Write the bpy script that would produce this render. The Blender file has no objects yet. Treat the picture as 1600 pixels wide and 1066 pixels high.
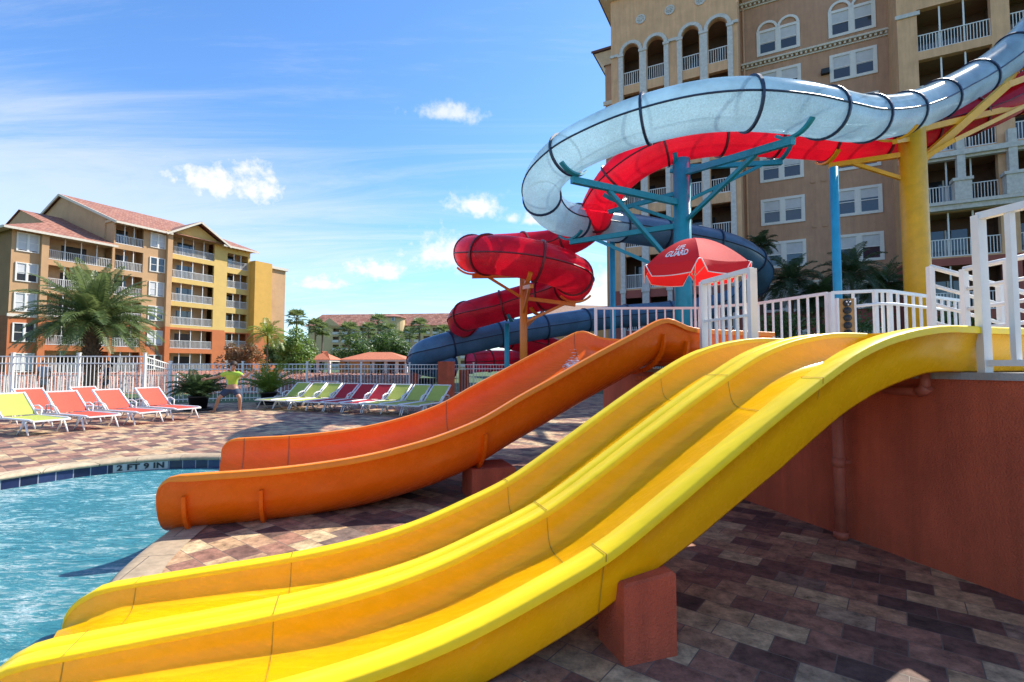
import bpy, bmesh, math, random
from mathutils import Vector, Matrix, noise
from mathutils.geometry import tessellate_polygon
random.seed(7)
S = bpy.context.scene
COL = S.collection
PI = math.pi
V = Vector

# ---------------------------------------------------------------- camera
F, HZ, H = 770.0, 571.0, 1.5            # focal length in photo pixels, horizon row, eye height
PITCH = math.atan2(HZ - 533, F)
cam = bpy.data.cameras.new("camera"); co = bpy.data.objects.new("camera", cam); COL.objects.link(co)
cam.sensor_width = 36; cam.lens = F / 1600 * 36; cam.clip_start = .05; cam.clip_end = 3000
co.location = (0, 0, H); co.rotation_euler = (PI/2 + PITCH, 0, 0)
S.camera = co

def at(u, v, Y):                        # photo pixel at forward distance Y -> point in the place
    x = (u - 800) / F; a = (533 - v) / F
    d = V((x, math.cos(PITCH) - a*math.sin(PITCH), math.sin(PITCH) + a*math.cos(PITCH)))
    return V((0, 0, H)) + d * (Y / d.y)

# ---------------------------------------------------------------- materials
MATS = {}
def lin(c): return tuple(c) + (1,)
def mat(name, col, rough=.5, var=.12, scale=4., bump=0., bscale=60., metal=0., spec=.5, coat=0., trans=None, tint=None, streak=0.):
    if name in MATS: return MATS[name]
    m = bpy.data.materials.new(name); m.use_nodes = True
    nt = m.node_tree; N = nt.nodes; L = nt.links
    b = N['Principled BSDF']
    b.inputs['Roughness'].default_value = rough; b.inputs['Metallic'].default_value = metal
    b.inputs['Specular IOR Level'].default_value = spec; b.inputs['Coat Weight'].default_value = coat
    tc = N.new('ShaderNodeTexCoord')
    n = N.new('ShaderNodeTexNoise'); n.inputs['Scale'].default_value = scale; n.inputs['Detail'].default_value = 6
    n.inputs['Roughness'].default_value = .65
    L.new(tc.outputs['Object'], n.inputs['Vector'])
    r = N.new('ShaderNodeValToRGB')
    c2 = tint if tint else tuple(min(1, c*(1+var)) for c in col)
    c1 = tuple(c*(1-var) for c in col)
    r.color_ramp.elements[0].position = .3; r.color_ramp.elements[1].position = .7
    r.color_ramp.elements[0].color = lin(c1); r.color_ramp.elements[1].color = lin(c2)
    L.new(n.outputs['Fac'], r.inputs['Fac']); L.new(r.outputs['Color'], b.inputs['Base Color'])
    if streak:                                              # rain streaks and blotchy stains with a shape of their own
        mp = N.new('ShaderNodeMapping'); mp.inputs['Scale'].default_value = (2.2, 2.2, .22); L.new(tc.outputs['Object'], mp.inputs[0])
        s1 = N.new('ShaderNodeTexNoise'); s1.inputs['Scale'].default_value = 1.6; s1.inputs['Detail'].default_value = 8; s1.inputs['Roughness'].default_value = .7; L.new(mp.outputs[0], s1.inputs[0])
        mr = N.new('ShaderNodeMapRange'); mr.inputs['From Min'].default_value = .36; mr.inputs['From Max'].default_value = .66; mr.inputs['To Min'].default_value = 1-streak; mr.inputs['To Max'].default_value = 1+streak*.45
        L.new(s1.outputs['Fac'], mr.inputs[0]); mm = N.new('ShaderNodeMixRGB'); mm.blend_type = 'MULTIPLY'; mm.inputs['Fac'].default_value = 1
        L.new(r.outputs['Color'], mm.inputs['Color1']); L.new(mr.outputs[0], mm.inputs['Color2']); L.new(mm.outputs[0], b.inputs['Base Color'])
    if bump:
        n2 = N.new('ShaderNodeTexNoise'); n2.inputs['Scale'].default_value = bscale; n2.inputs['Detail'].default_value = 4
        L.new(tc.outputs['Object'], n2.inputs['Vector'])
        bp = N.new('ShaderNodeBump'); bp.inputs['Strength'].default_value = bump; bp.inputs['Distance'].default_value = .02
        L.new(n2.outputs['Fac'], bp.inputs['Height']); L.new(bp.outputs['Normal'], b.inputs['Normal'])
    if trans:
        t = N.new('ShaderNodeBsdfTranslucent'); mx = N.new('ShaderNodeMixShader')
        t.inputs['Color'].default_value = lin(trans[1]); mx.inputs['Fac'].default_value = trans[0]
        L.new(b.outputs[0], mx.inputs[1]); L.new(t.outputs[0], mx.inputs[2])
        L.new(mx.outputs[0], N['Material Output'].inputs['Surface'])
    MATS[name] = m
    return m

def brick_mat(name, ramp, bw, bh, mortar, rot, rough=.8, mortar_col=(.07,.06,.05), coord='pos', bump=.4, wear=.25, offset=.5):
    m = bpy.data.materials.new(name); m.use_nodes = True
    nt = m.node_tree; N = nt.nodes; L = nt.links; b = N['Principled BSDF']
    if coord == 'pos':
        g = N.new('ShaderNodeNewGeometry'); src = g.outputs['Position']
    elif coord == 'uv':
        g = N.new('ShaderNodeUVMap'); src = g.outputs[0]
    else:
        g = N.new('ShaderNodeTexCoord'); src = g.outputs['Object']
    mp = N.new('ShaderNodeMapping'); mp.inputs['Rotation'].default_value = rot
    L.new(src, mp.inputs['Vector'])
    br = N.new('ShaderNodeTexBrick'); br.inputs['Scale'].default_value = 1
    br.inputs['Brick Width'].default_value = bw; br.inputs['Row Height'].default_value = bh
    br.inputs['Mortar Size'].default_value = mortar; br.inputs['Mortar Smooth'].default_value = .3
    br.inputs['Color1'].default_value = (0,0,0,1); br.inputs['Color2'].default_value = (1,1,1,1)
    br.inputs['Mortar'].default_value = (.5,.5,.5,1); br.offset = offset
    L.new(mp.outputs[0], br.inputs['Vector'])
    rp = N.new('ShaderNodeValToRGB'); el = rp.color_ramp.elements
    while len(el) < len(ramp): el.new(.5)
    for i, (p, c) in enumerate(ramp): el[i].position = p; el[i].color = lin(c)
    L.new(br.outputs['Color'], rp.inputs['Fac'])
    n = N.new('ShaderNodeTexNoise'); n.inputs['Scale'].default_value = 9; n.inputs['Detail'].default_value = 8; n.inputs['Roughness'].default_value = .75
    L.new(src, n.inputs['Vector'])
    mr = N.new('ShaderNodeMapRange'); mr.inputs['From Min'].default_value = .3; mr.inputs['From Max'].default_value = .7
    mr.inputs['To Min'].default_value = 1 - wear*1.6; mr.inputs['To Max'].default_value = 1 + wear*1.4
    L.new(n.outputs['Fac'], mr.inputs['Value'])
    mul = N.new('ShaderNodeMixRGB'); mul.blend_type = 'MULTIPLY'; mul.inputs['Fac'].default_value = 1
    L.new(rp.outputs['Color'], mul.inputs['Color1']); L.new(mr.outputs[0], mul.inputs['Color2'])
    mx = N.new('ShaderNodeMixRGB'); mx.inputs['Color2'].default_value = lin(mortar_col)
    L.new(br.outputs['Fac'], mx.inputs['Fac']); L.new(mul.outputs[0], mx.inputs['Color1'])
    L.new(mx.outputs[0], b.inputs['Base Color']); b.inputs['Roughness'].default_value = rough
    if bump:
        sb = N.new('ShaderNodeMath'); sb.operation = 'MULTIPLY_ADD'; sb.inputs[1].default_value = -1.; 
        ml = N.new('ShaderNodeMath'); ml.operation = 'MULTIPLY'; ml.inputs[1].default_value = .5
        L.new(n.outputs['Fac'], ml.inputs[0]); L.new(br.outputs['Fac'], sb.inputs[0]); L.new(ml.outputs[0], sb.inputs[2])
        bp = N.new('ShaderNodeBump'); bp.inputs['Strength'].default_value = bump; bp.inputs['Distance'].default_value = .01
        L.new(sb.outputs[0], bp.inputs['Height']); L.new(bp.outputs['Normal'], b.inputs['Normal'])
    MATS[name] = m
    return m

# ---------------------------------------------------------------- mesh builder
class MB:
    def __init__(s): s.v = []; s.f = []; s.sm = []
    def add(s, pts, faces, smooth=False):
        o = len(s.v); s.v += [V(p) for p in pts]
        for f in faces: s.f.append(tuple(i + o for i in f)); s.sm.append(smooth)
        return s
    def quad(s, *p): return s.add(p, [tuple(range(len(p)))])
    def box(s, c, d, rz=0., top=1.):
        c = V(c); cr, sr = math.cos(rz), math.sin(rz); pts = []
        for z in (-1, 1):
            k = top if z > 0 else 1.
            for x, y in ((-1,-1),(1,-1),(1,1),(-1,1)):
                X = x*d[0]/2*k; Y = y*d[1]/2*k
                pts.append(c + V((X*cr - Y*sr, X*sr + Y*cr, z*d[2]/2)))
        return s.add(pts, [(3,2,1,0),(4,5,6,7),(0,1,5,4),(1,2,6,5),(2,3,7,6),(3,0,4,7)])
    def bb(s, x0, x1, y0, y1, z0, z1): return s.box(((x0+x1)/2, (y0+y1)/2, (z0+z1)/2), (x1-x0, y1-y0, z1-z0))
    def beam(s, p, q, w, h=None, up=V((0,0,1))):
        h = h or w; p, q = V(p), V(q); t = (q-p).normalized()
        if abs(t.dot(up)) > .98: up = V((0,1,0))
        a = t.cross(up).normalized()*w/2; b = a.cross(t).normalized()*h/2
        pts = [p-a-b, p+a-b, p+a+b, p-a+b, q-a-b, q+a-b, q+a+b, q-a+b]
        return s.add(pts, [(3,2,1,0),(4,5,6,7),(0,1,5,4),(1,2,6,5),(2,3,7,6),(3,0,4,7)])
    def tube(s, pts, r, n=8, caps=True, closed=False):
        pts = [V(p) for p in pts]; m = len(pts)
        R = r if isinstance(r, (list, tuple)) else [r]*m
        o = len(s.v); up = None
        for i, p in enumerate(pts):
            if closed: t = pts[(i+1) % m] - pts[i-1]
            else: t = pts[min(i+1, m-1)] - pts[max(i-1, 0)]
            t = t.normalized() if t.length > 1e-9 else V((0,0,1))
            if up is None:
                up = V((0,0,1)) if abs(t.z) < .9 else V((0,1,0))
            a = t.cross(up)
            if a.length < 1e-4: a = t.cross(V((1,0,0)))
            a.normalize(); b = a.cross(t).normalized(); up = b
            for k in range(n):
                an = 2*PI*k/n; s.v.append(p + (a*math.cos(an) + b*math.sin(an))*R[i])
        for i in range(m if closed else m-1):
            for k in range(n):
                j = (i+1) % m
                s.f.append((o+i*n+k, o+i*n+(k+1) % n, o+j*n+(k+1) % n, o+j*n+k)); s.sm.append(True)
        if caps and not closed:
            s.f.append(tuple(o+k for k in reversed(range(n)))); s.sm.append(False)
            s.f.append(tuple(o+(m-1)*n+k for k in range(n))); s.sm.append(False)
        return s
    def cyl(s, p, q, r0, r1=None, n=16): return s.tube([p, q], [r0, r1 if r1 is not None else r0], n)
    def rows(s, rows, closed=False, smooth=True, flip=False):
        o = len(s.v); n = len(rows[0])
        for r in rows: s.v += [V(p) for p in r]
        for i in range(len(rows)-1):
            for k in range(n if closed else n-1):
                f = (o+i*n+k, o+i*n+(k+1) % n, o+(i+1)*n+(k+1) % n, o+(i+1)*n+k)
                s.f.append(f[::-1] if flip else f); s.sm.append(smooth)
        return s
    def lathe(s, c, prof, n=24, smooth=True):
        c = V(c)
        return s.rows([[c + V((r*math.cos(2*PI*k/n), r*math.sin(2*PI*k/n), z)) for k in range(n)] for r, z in prof], True, smooth)
    def ball(s, c, r, n=10, sq=(1,1,1)):
        c = V(c); rows = []
        for i in range(n//2+1):
            th = PI*i/(n//2)
            rows.append([c + V((r*sq[0]*math.sin(th)*math.cos(2*PI*k/n), r*sq[1]*math.sin(th)*math.sin(2*PI*k/n), -r*sq[2]*math.cos(th))) for k in range(n)])
        return s.rows(rows, True, True)
    def poly(s, loops, z, flip=False):          # flat polygon with holes
        ls = [[V((x, y, 0)) for x, y in l] for l in loops]
        pts = [V((p.x, p.y, z)) for l in ls for p in l]
        tris = tessellate_polygon(ls); fs = []
        for t in tris:
            a, b, c = (pts[i] for i in t)
            nz = (b-a).cross(c-a).z
            fs.append(tuple(t) if (nz > 0) != flip else tuple(reversed(t)))
        return s.add(pts, fs)
    def build(s, name, m, parent=None, world=False):
        vs = s.v
        if world and parent is not None:
            root = parent
            while root.parent: root = root.parent
            inv = (Matrix.Translation(root.location) @ root.rotation_euler.to_matrix().to_4x4()).inverted()
            vs = [inv @ p for p in vs]
        me = bpy.data.meshes.new(name); me.from_pydata([tuple(p) for p in vs], [], s.f)
        me.polygons.foreach_set('use_smooth', s.sm)
        me.validate(); me.update()
        if m is not None: me.materials.append(m)
        o = bpy.data.objects.new(name, me); COL.objects.link(o)
        if parent is not None: o.parent = parent
        return o

def tag(o, label=None, cat=None, group=None, kind=None):
    if label: o['label'] = label
    if cat: o['category'] = cat
    if group: o['group'] = group
    if kind: o['kind'] = kind
    return o
def thing(name, label, cat, loc=(0,0,0), rz=0., group=None):
    o = bpy.data.objects.new(name, None); COL.objects.link(o)
    o.location = loc; o.rotation_euler = (0, 0, rz); o.empty_display_size = .2
    return tag(o, label, cat, group)
def dup(root, loc, rz=0., label=None, scale=None):
    r = root.copy(); COL.objects.link(r); r.location = loc; r.rotation_euler = (0, 0, rz)
    if scale: r.scale = (scale,)*3
    if label: r['label'] = label
    for ch in [c for c in root.children]:
        c = ch.copy(); COL.objects.link(c); c.parent = r
        for g in ch.children:
            d = g.copy(); COL.objects.link(d); d.parent = c
    return r
def catmull(P, n=8, closed=False):
    P = [V(p) for p in P]; out = []; m = len(P)
    for i in range(m if closed else m-1):
        if closed: a, b, c, d = P[i-1], P[i], P[(i+1) % m], P[(i+2) % m]
        else: a, b, c, d = P[max(i-1,0)], P[i], P[i+1], P[min(i+2,m-1)]
        for k in range(n):
            t = k/n
            out.append(.5*((2*b) + (c-a)*t + (2*a-5*b+4*c-d)*t*t + (3*b-a-3*c+d)*t**3))
    if not closed: out.append(P[-1])
    return out
def interp(x, P):
    if x <= P[0][0]: return P[0][1]
    for (a, b), (c, d) in zip(P, P[1:]):
        if x <= c: return b + (d-b)*(x-a)/(c-a)
    return P[-1][1]
def smooth_curve(P, n=60):               # monotone x table -> smooth lookup list by Catmull-Rom
    q = catmull([(x, z, 0) for x, z in P], 10)
    return [(p.x, p.y) for p in q]
def text_mesh(txt, size=1., bold=0., spacing=1.):
    cu = bpy.data.curves.new('lettering', 'FONT'); cu.body = txt; cu.size = size; cu.align_x = 'CENTER'; cu.align_y = 'CENTER'
    cu.offset = bold; cu.space_character = spacing; cu.space_line = .85
    ob = bpy.data.objects.new('lettering', cu); COL.objects.link(ob)
    dg = bpy.context.evaluated_depsgraph_get(); me = bpy.data.meshes.new_from_object(ob.evaluated_get(dg))
    vs = [v.co.copy() for v in me.vertices]; fs = [tuple(p.vertices) for p in me.polygons]
    bpy.data.objects.remove(ob); bpy.data.curves.remove(cu); bpy.data.meshes.remove(me)
    return vs, fs

# ---------------------------------------------------------------- light and sky
SUN_AZ, SUN_EL = math.radians(32.5), math.radians(45)      # azimuth from +X towards +Y
sd = V((math.cos(SUN_AZ)*math.cos(SUN_EL), math.sin(SUN_AZ)*math.cos(SUN_EL), math.sin(SUN_EL)))
sl = bpy.data.lights.new('sun', 'SUN'); sl.energy = 4.6; sl.angle = math.radians(.53); sl.color = (1, .94, .84)
so = bpy.data.objects.new('sun', sl); COL.objects.link(so); so.rotation_euler = sd.to_track_quat('Z', 'Y').to_euler(); so.location = (30, 20, 40)

def make_world():
    w = bpy.data.worlds.new("World"); S.world = w; w.use_nodes = True
    nt = w.node_tree; N = nt.nodes; L = nt.links; N.clear()
    out = N.new('ShaderNodeOutputWorld'); bg = N.new('ShaderNodeBackground'); bgc = N.new('ShaderNodeBackground'); mix = N.new('ShaderNodeMixShader')
    sky = N.new('ShaderNodeTexSky'); sky.sky_type = 'NISHITA'; sky.sun_disc = False
    sky.sun_elevation = SUN_EL; sky.sun_rotation = PI/2 - SUN_AZ; sky.air_density = 1.0; sky.dust_density = .3; sky.ozone_density = 2.2; sky.altitude = 0
    hs = N.new('ShaderNodeHueSaturation'); hs.inputs['Saturation'].default_value = 1.14; hs.inputs['Value'].default_value = 1.
    L.new(sky.outputs[0], hs.inputs['Color']); tn = N.new('ShaderNodeMixRGB'); tn.blend_type = 'MULTIPLY'; tn.inputs['Fac'].default_value = 1; tn.inputs['Color2'].default_value = (.78,.91,1.05,1); L.new(hs.outputs[0], tn.inputs['Color1']); L.new(tn.outputs[0], bg.inputs['Color']); bg.inputs['Strength'].default_value = .14
    bgc.inputs['Color'].default_value = (1, .985, .97, 1); bgc.inputs['Strength'].default_value = .6
    tc = N.new('ShaderNodeTexCoord'); sep = N.new('ShaderNodeSeparateXYZ'); L.new(tc.outputs['Generated'], sep.inputs[0])
    def M2(op, a, b=None, c=None):
        n = N.new('ShaderNodeMath'); n.operation = op
        for i, x in enumerate((a, b, c)):
            if x is None: continue
            if isinstance(x, (int, float)): n.inputs[i].default_value = x
            else: L.new(x, n.inputs[i])
        return n.outputs[0]
    az = M2('ARCTAN2', sep.outputs[0], sep.outputs[1]); el = M2('ARCSINE', sep.outputs[2])
    def noise_of(vec, scale, detail=8, rough=.6, dist=0.):
        n = N.new('ShaderNodeTexNoise'); n.inputs['Scale'].default_value = scale; n.inputs['Detail'].default_value = detail
        n.inputs['Roughness'].default_value = rough; n.inputs['Distortion'].default_value = dist
        L.new(vec, n.inputs['Vector']); return n.outputs['Fac']
    cv = N.new('ShaderNodeCombineXYZ'); L.new(az, cv.inputs[0]); L.new(el, cv.inputs[1])
    nA = noise_of(cv.outputs[0], 18, 9, .62); nB = noise_of(cv.outputs[0], 60, 6, .6)
    nn = M2('ADD', M2('MULTIPLY', M2('SUBTRACT', nA, .5), 2.3), M2('MULTIPLY', M2('SUBTRACT', nB, .5), 1.1))
    def pix(u, v):
        d = at(u, v, 10) - V((0, 0, H)); d.normalize(); return math.atan2(d.x, d.y), math.asin(d.z)
    puffs = [(352,292,128,60,1.),(706,180,66,26,.7),(748,326,66,30,1.),(835,344,34,20,.9),(572,424,76,32,1.),(497,444,66,24,1.),(692,400,86,50,1.),(935,465,150,60,1.),(800,342,28,16,.8),
             (610,500,150,16,.3),(1060,470,70,40,.8)]
    total = None
    for u, v, ru, rv, k in puffs:
        a0, e0 = pix(u, v); a1, _ = pix(u+ru, v); _, e1 = pix(u, v-rv)
        q1 = M2('DIVIDE', M2('SUBTRACT', az, a0), abs(a1-a0)); q2 = M2('DIVIDE', M2('SUBTRACT', el, e0), abs(e1-e0))
        q2 = M2('MULTIPLY', q2, M2('ADD', 1., M2('MULTIPLY', M2('LESS_THAN', q2, 0.), .7)))
        d = M2('SQRT', M2('ADD', M2('MULTIPLY', q1, q1), M2('MULTIPLY', q2, q2)))
        m = M2('ADD', M2('SUBTRACT', 1., d), nn)
        sm = N.new('ShaderNodeMapRange'); sm.interpolation_type = 'SMOOTHSTEP'
        sm.inputs['From Min'].default_value = -.02; sm.inputs['From Max'].default_value = 1.05; sm.inputs['To Max'].default_value = k
        L.new(m, sm.inputs['Value'])
        total = sm.outputs[0] if total is None else M2('MAXIMUM', total, sm.outputs[0])
    # thin cirrus: noise on a high plane, stretched
    zc = M2('ADD', M2('MAXIMUM', sep.outputs[2], 0.), .12)
    px = M2('DIVIDE', sep.outputs[0], zc); py = M2('DIVIDE', sep.outputs[1], zc)
    cp = N.new('ShaderNodeCombineXYZ'); L.new(px, cp.inputs[0]); L.new(py, cp.inputs[1])
    mp = N.new('ShaderNodeMapping'); mp.inputs['Rotation'].default_value = (0, 0, math.radians(35)); mp.inputs['Scale'].default_value = (.5, 2.2, 1)
    L.new(cp.outputs[0], mp.inputs[0])
    c1 = noise_of(mp.outputs[0], .9, 10, .68, 1.1); c2 = noise_of(cp.outputs[0], .28, 3, .5)
    ci = N.new('ShaderNodeMapRange'); ci.interpolation_type = 'SMOOTHSTEP'; ci.inputs['From Min'].default_value = .5; ci.inputs['From Max'].default_value = .8; ci.inputs['To Max'].default_value = .5
    L.new(M2('ADD', M2('MULTIPLY', c1, .75), M2('MULTIPLY', c2, .35)), ci.inputs['Value'])
    # low pale veil on the left half
    a0, e0 = pix(180, 330)
    q1 = M2('DIVIDE', M2('SUBTRACT', az, a0), .75); q2 = M2('DIVIDE', M2('SUBTRACT', el, e0), .2)
    dv = M2('SUBTRACT', 1., M2('SQRT', M2('ADD', M2('MULTIPLY', q1, q1), M2('MULTIPLY', q2, q2))))
    veil = N.new('ShaderNodeMapRange'); veil.interpolation_type = 'SMOOTHSTEP'; veil.inputs['From Min'].default_value = -.1; veil.inputs['From Max'].default_value = .9; veil.inputs['To Max'].default_value = .46
    L.new(M2('ADD', dv, M2('MULTIPLY', M2('SUBTRACT', c1, .5), 2.2)), veil.inputs['Value'])
    total = M2('MAXIMUM', total, M2('MAXIMUM', ci.outputs[0], veil.outputs[0]))
    up = M2('GREATER_THAN', sep.outputs[2], 0.)
    L.new(M2('MULTIPLY', total, up), mix.inputs[0]); L.new(bg.outputs[0], mix.inputs[1]); L.new(bgc.outputs[0], mix.inputs[2])
    L.new(mix.outputs[0], out.inputs[0])
make_world()
S.view_settings.view_transform = 'Standard'; S.view_settings.look = 'None'; S.view_settings.gamma = 1
S.view_settings.exposure = .93
# ================================================================ ground, deck, pool
PAVER = [(0,(.08,.05,.04)),(.18,(.16,.08,.056)),(.36,(.27,.13,.085)),(.54,(.37,.2,.12)),(.72,(.44,.285,.15)),(.88,(.5,.37,.21)),(1,(.15,.098,.08))]
m_deck = brick_mat('paver', PAVER, .29, .195, .0035, (0,0,math.radians(38)), rough=.72, wear=.5, bump=.7, mortar_col=(.16,.13,.1))
m_cope = brick_mat('coping stone', [(0,(.4,.31,.2)),(.5,(.48,.38,.25)),(1,(.34,.25,.16))], .6, .45, .004, (0,0,math.radians(-14)), rough=.8, wear=.2)
m_grass = mat('lawn', (.05,.09,.02), .9, .5, .8, .5, 40)
pool = [(-9.5,1.8),(-8.2,4.1),(-7.5,5.5),(-6.95,6.7),(-6.55,7.5),(-5.95,8.0),(-5.2,8.2),(-4.4,8.1),(-3.75,7.6),(-3.45,6.8),(-3.3,5.6),(-3.12,4.54),(-2.9,3.75),(-2.62,3.1),(-2.15,1.7),(-1.75,.3),(-1.5,-2.5),(-2.4,-5),(-5,-7),(-9,-6),(-10.6,-2)]
pin = [(p.x, p.y) for p in catmull([(x,y,0) for x,y in pool], 6, True)]
def offset_loop(loop, d):
    out = []; m = len(loop)
    for i in range(m):
        a = V(loop[i-1]); b = V(loop[(i+1) % m]); t = (b-a).normalized()
        out.append((loop[i][0] + t.y*-d, loop[i][1] + t.x*d))
    return out
area = sum(a[0]*b[1]-b[0]*a[1] for a, b in zip(pin, pin[1:]+pin[:1]))
SG = -1 if area > 0 else 1
_ph = math.radians(18); _d = V((-math.cos(_ph), -math.sin(_ph))); _n = V((-math.sin(_ph), math.cos(_ph)))
def slide_aw(x, y): r = V((x-3.2248, y-3.4)); return r.dot(_d), r.dot(_n)
def under_slide(x, y, m=0.): a, w = slide_aw(x, y); return 3.5 < a < 7 and .07+m < w < 1.63-m
def notch(loop):                                           # the slide's end is let into the deck: open the sheet under it
    k = [under_slide(*p) for p in loop]; m = len(loop)
    if not any(k): return loop
    i0 = next(i for i in range(m) if not k[i] and k[(i+1) % m]); lp_ = [loop[(i0+1+j) % m] for j in range(m)]; kk = [k[(i0+1+j) % m] for j in range(m)]
    n_in = kk.index(False); run, rest = lp_[:n_in], lp_[n_in:]
    C = lambda a, w: (3.2248+_d.x*a+_n.x*w, 3.4+_d.y*a+_n.y*w)
    (aA, wA), (aB, wB) = slide_aw(*run[0]), slide_aw(*run[-1])
    w1, w2 = (1.63, .07) if wA > wB else (.07, 1.63)
    return [C(aA, w1), C(3.55, w1), C(3.55, w2), C(aB, w2)] + rest
def drop_under(mb):
    keep = [i for i, f in enumerate(mb.f) if not under_slide(*(sum((mb.v[j] for j in f), V((0,0,0)))/len(f)).xy)]
    mb.f = [mb.f[i] for i in keep]; mb.sm = [mb.sm[i] for i in keep]
pout = offset_loop(pin, .42*SG)
phole = offset_loop(pin, .22*SG)
g = MB(); g.poly([[(-900,-300),(900,-300),(900,1400),(-900,1400)], notch(phole)], -.03); tag(g.build('ground', m_grass), kind='structure')
d = MB(); d.poly([[(-45,-14),(14,-14),(14,26),(-2,26),(-9,20.4),(-16.5,18.6),(-45,18.6)], notch(offset_loop(pin, .28*SG))], 0); tag(d.build('pool_deck', m_deck), kind='structure')
c = MB()                                                   # coping ring with a rounded nose
prof = [(.30,.006),(.08,.012),(.02,.004),(-.015,-.025),(-.01,-.05),(.015,-.06)]
rows = [[V((x, y, z)) for x, y in offset_loop(pin, o*SG)] for o, z in prof]
c.rows(rows, True, True, flip=SG > 0); drop_under(c); tag(c.build('pool_coping', m_cope), kind='structure')
# waterline tiles: uv runs along the edge
m_tile = brick_mat('waterline tile', [(0,(.012,.016,.045)),(.5,(.02,.03,.09)),(1,(.03,.045,.12))], .2, .2, .006, (0,0,0), rough=.15, mortar_col=(.35,.36,.38), coord='uv', bump=.1, wear=.15, offset=0)
t = MB(); lp = offset_loop(pin, .016*SG)
t.rows([[V((x,y,-.05)) for x,y in lp+lp[:1]], [V((x,y,-.5)) for x,y in lp+lp[:1]]], False, False, flip=SG > 0)
drop_under(t); to = t.build('waterline_tiles', m_tile); tag(to, kind='structure')
uv = to.data.uv_layers.new(name='UVMap'); acc = [0]
for a, b in zip(lp, lp[1:]+lp[:1]): acc.append(acc[-1] + (V(b)-V(a)).length)
nl = len(acc)
for poly in to.data.polygons:
    for li in poly.loop_indices:
        vi = to.data.loops[li].vertex_index
        uv.data[li].uv = (acc[vi % nl], to.data.vertices[vi].co.z + .25)
# water
def water_material():
    m = bpy.data.materials.new('pool water'); m.use_nodes = True; nt = m.node_tree; N = nt.nodes; L = nt.links; b = N['Principled BSDF']
    g = N.new('ShaderNodeNewGeometry')
    def nz(scale, sc, detail=5, rough=.6, dist=0., rot=0.):
        mp = N.new('ShaderNodeMapping'); mp.inputs['Scale'].default_value = sc; mp.inputs['Rotation'].default_value = (0,0,math.radians(rot))
        L.new(g.outputs['Position'], mp.inputs[0])
        n = N.new('ShaderNodeTexNoise'); n.inputs['Scale'].default_value = scale; n.inputs['Detail'].default_value = detail
        n.inputs['Roughness'].default_value = rough; n.inputs['Distortion'].default_value = dist
        L.new(mp.outputs[0], n.inputs['Vector']); return n.outputs['Fac']
    def MM(op, a, b_):
        n = N.new('ShaderNodeMath'); n.operation = op
        for i, x in enumerate((a, b_)):
            if isinstance(x, (int,float)): n.inputs[i].default_value = x
            else: L.new(x, n.inputs[i])
        return n.outputs[0]
    big = nz(.7, (1,1,1), 4, .55, .6); rip = nz(6.4, (.5,1.6,1), 8, .72, 1.4, 25); fine = nz(30, (.5,1.5,1), 5, .7, .9, 25)
    ramp = N.new('ShaderNodeValToRGB'); e = ramp.color_ramp.elements
    e[0].position = .33; e[0].color = (.01,.2,.29,1); e[1].position = .62; e[1].color = (.12,.46,.5,1)
    L.new(MM('ADD', MM('MULTIPLY', rip, .6), MM('MULTIPLY', big, .4)), ramp.inputs[0])
    foam_sparkle = N.new('ShaderNodeMapRange'); foam_sparkle.inputs['From Min'].default_value = .525; foam_sparkle.inputs['From Max'].default_value = .61; foam_sparkle.inputs['To Max'].default_value = .85  # white flecks: foam, with the sparkle of the water painted in as well
    L.new(MM('ADD', MM('MULTIPLY', rip, .5), MM('ADD', MM('MULTIPLY', fine, .3), MM('MULTIPLY', big, .25))), foam_sparkle.inputs['Value'])
    mx = N.new('ShaderNodeMixRGB'); mx.inputs['Color2'].default_value = (.75,.86,.86,1)
    L.new(foam_sparkle.outputs[0], mx.inputs['Fac']); L.new(ramp.outputs[0], mx.inputs['Color1']); L.new(mx.outputs[0], b.inputs['Base Color'])
    b.inputs['Roughness'].default_value = .1; b.inputs['IOR'].default_value = 1.33
    bp = N.new('ShaderNodeBump'); bp.inputs['Strength'].default_value = .9; bp.inputs['Distance'].default_value = .09
    L.new(MM('ADD', rip, MM('MULTIPLY', fine, .35)), bp.inputs['Height']); L.new(bp.outputs[0], b.inputs['Normal'])
    return m
m_water = water_material()
w = MB(); w.poly([offset_loop(pin, .2*SG)], -.19); tag(w.build('pool_water', m_water), kind='structure')
# depth marker plates let into the tile line, facing the water
def nearest(lp, x, y): return min(range(len(lp)), key=lambda i: (lp[i][0]-x)**2+(lp[i][1]-y)**2)
def path_pt(s):
    s %= acc[-1]
    for i in range(len(lp)):
        if acc[i+1] >= s:
            a, b = V(lp[i]), V(lp[(i+1) % len(lp)]); k = (s-acc[i])/(acc[i+1]-acc[i]); return a.lerp(b, k), (b-a).normalized()
m_white_tile = mat('white tile', (.46,.46,.43), .2, .1, 20); m_black = mat('black paint', (.012,.012,.013), .5)
mk = thing('depth_marker', 'white tile depth marker reading 2 FT 9 IN in the dark pool edge tiles', 'depth marker')
iM = nearest(lp, -5.9, 7.98); s0 = acc[iM]
pc, tg = path_pt(s0)
if at(200, 730, 8).x is None: pass
sgn = 1 if tg.x > 0 else -1
nin = V((tg.y, -tg.x))*(-1 if V((tg.y,-tg.x)).dot(V((-5,3))-pc) < 0 else 1)
pl = MB(); half = .36; NP = 4
strip = []
for k in range(NP+1):
    q, tq = path_pt(s0 + sgn*(-half + 2*half*k/NP)); nq = V((tq.y,-tq.x)); nq = nq if nq.dot(nin) > 0 else -nq
    strip.append((V((q.x, q.y, 0)), V((nq.x, nq.y, 0))))
f = [[p + n_*.006 + V((0,0,-.062)) for p, n_ in strip], [p + n_*.006 + V((0,0,-.185)) for p, n_ in strip]]
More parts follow.
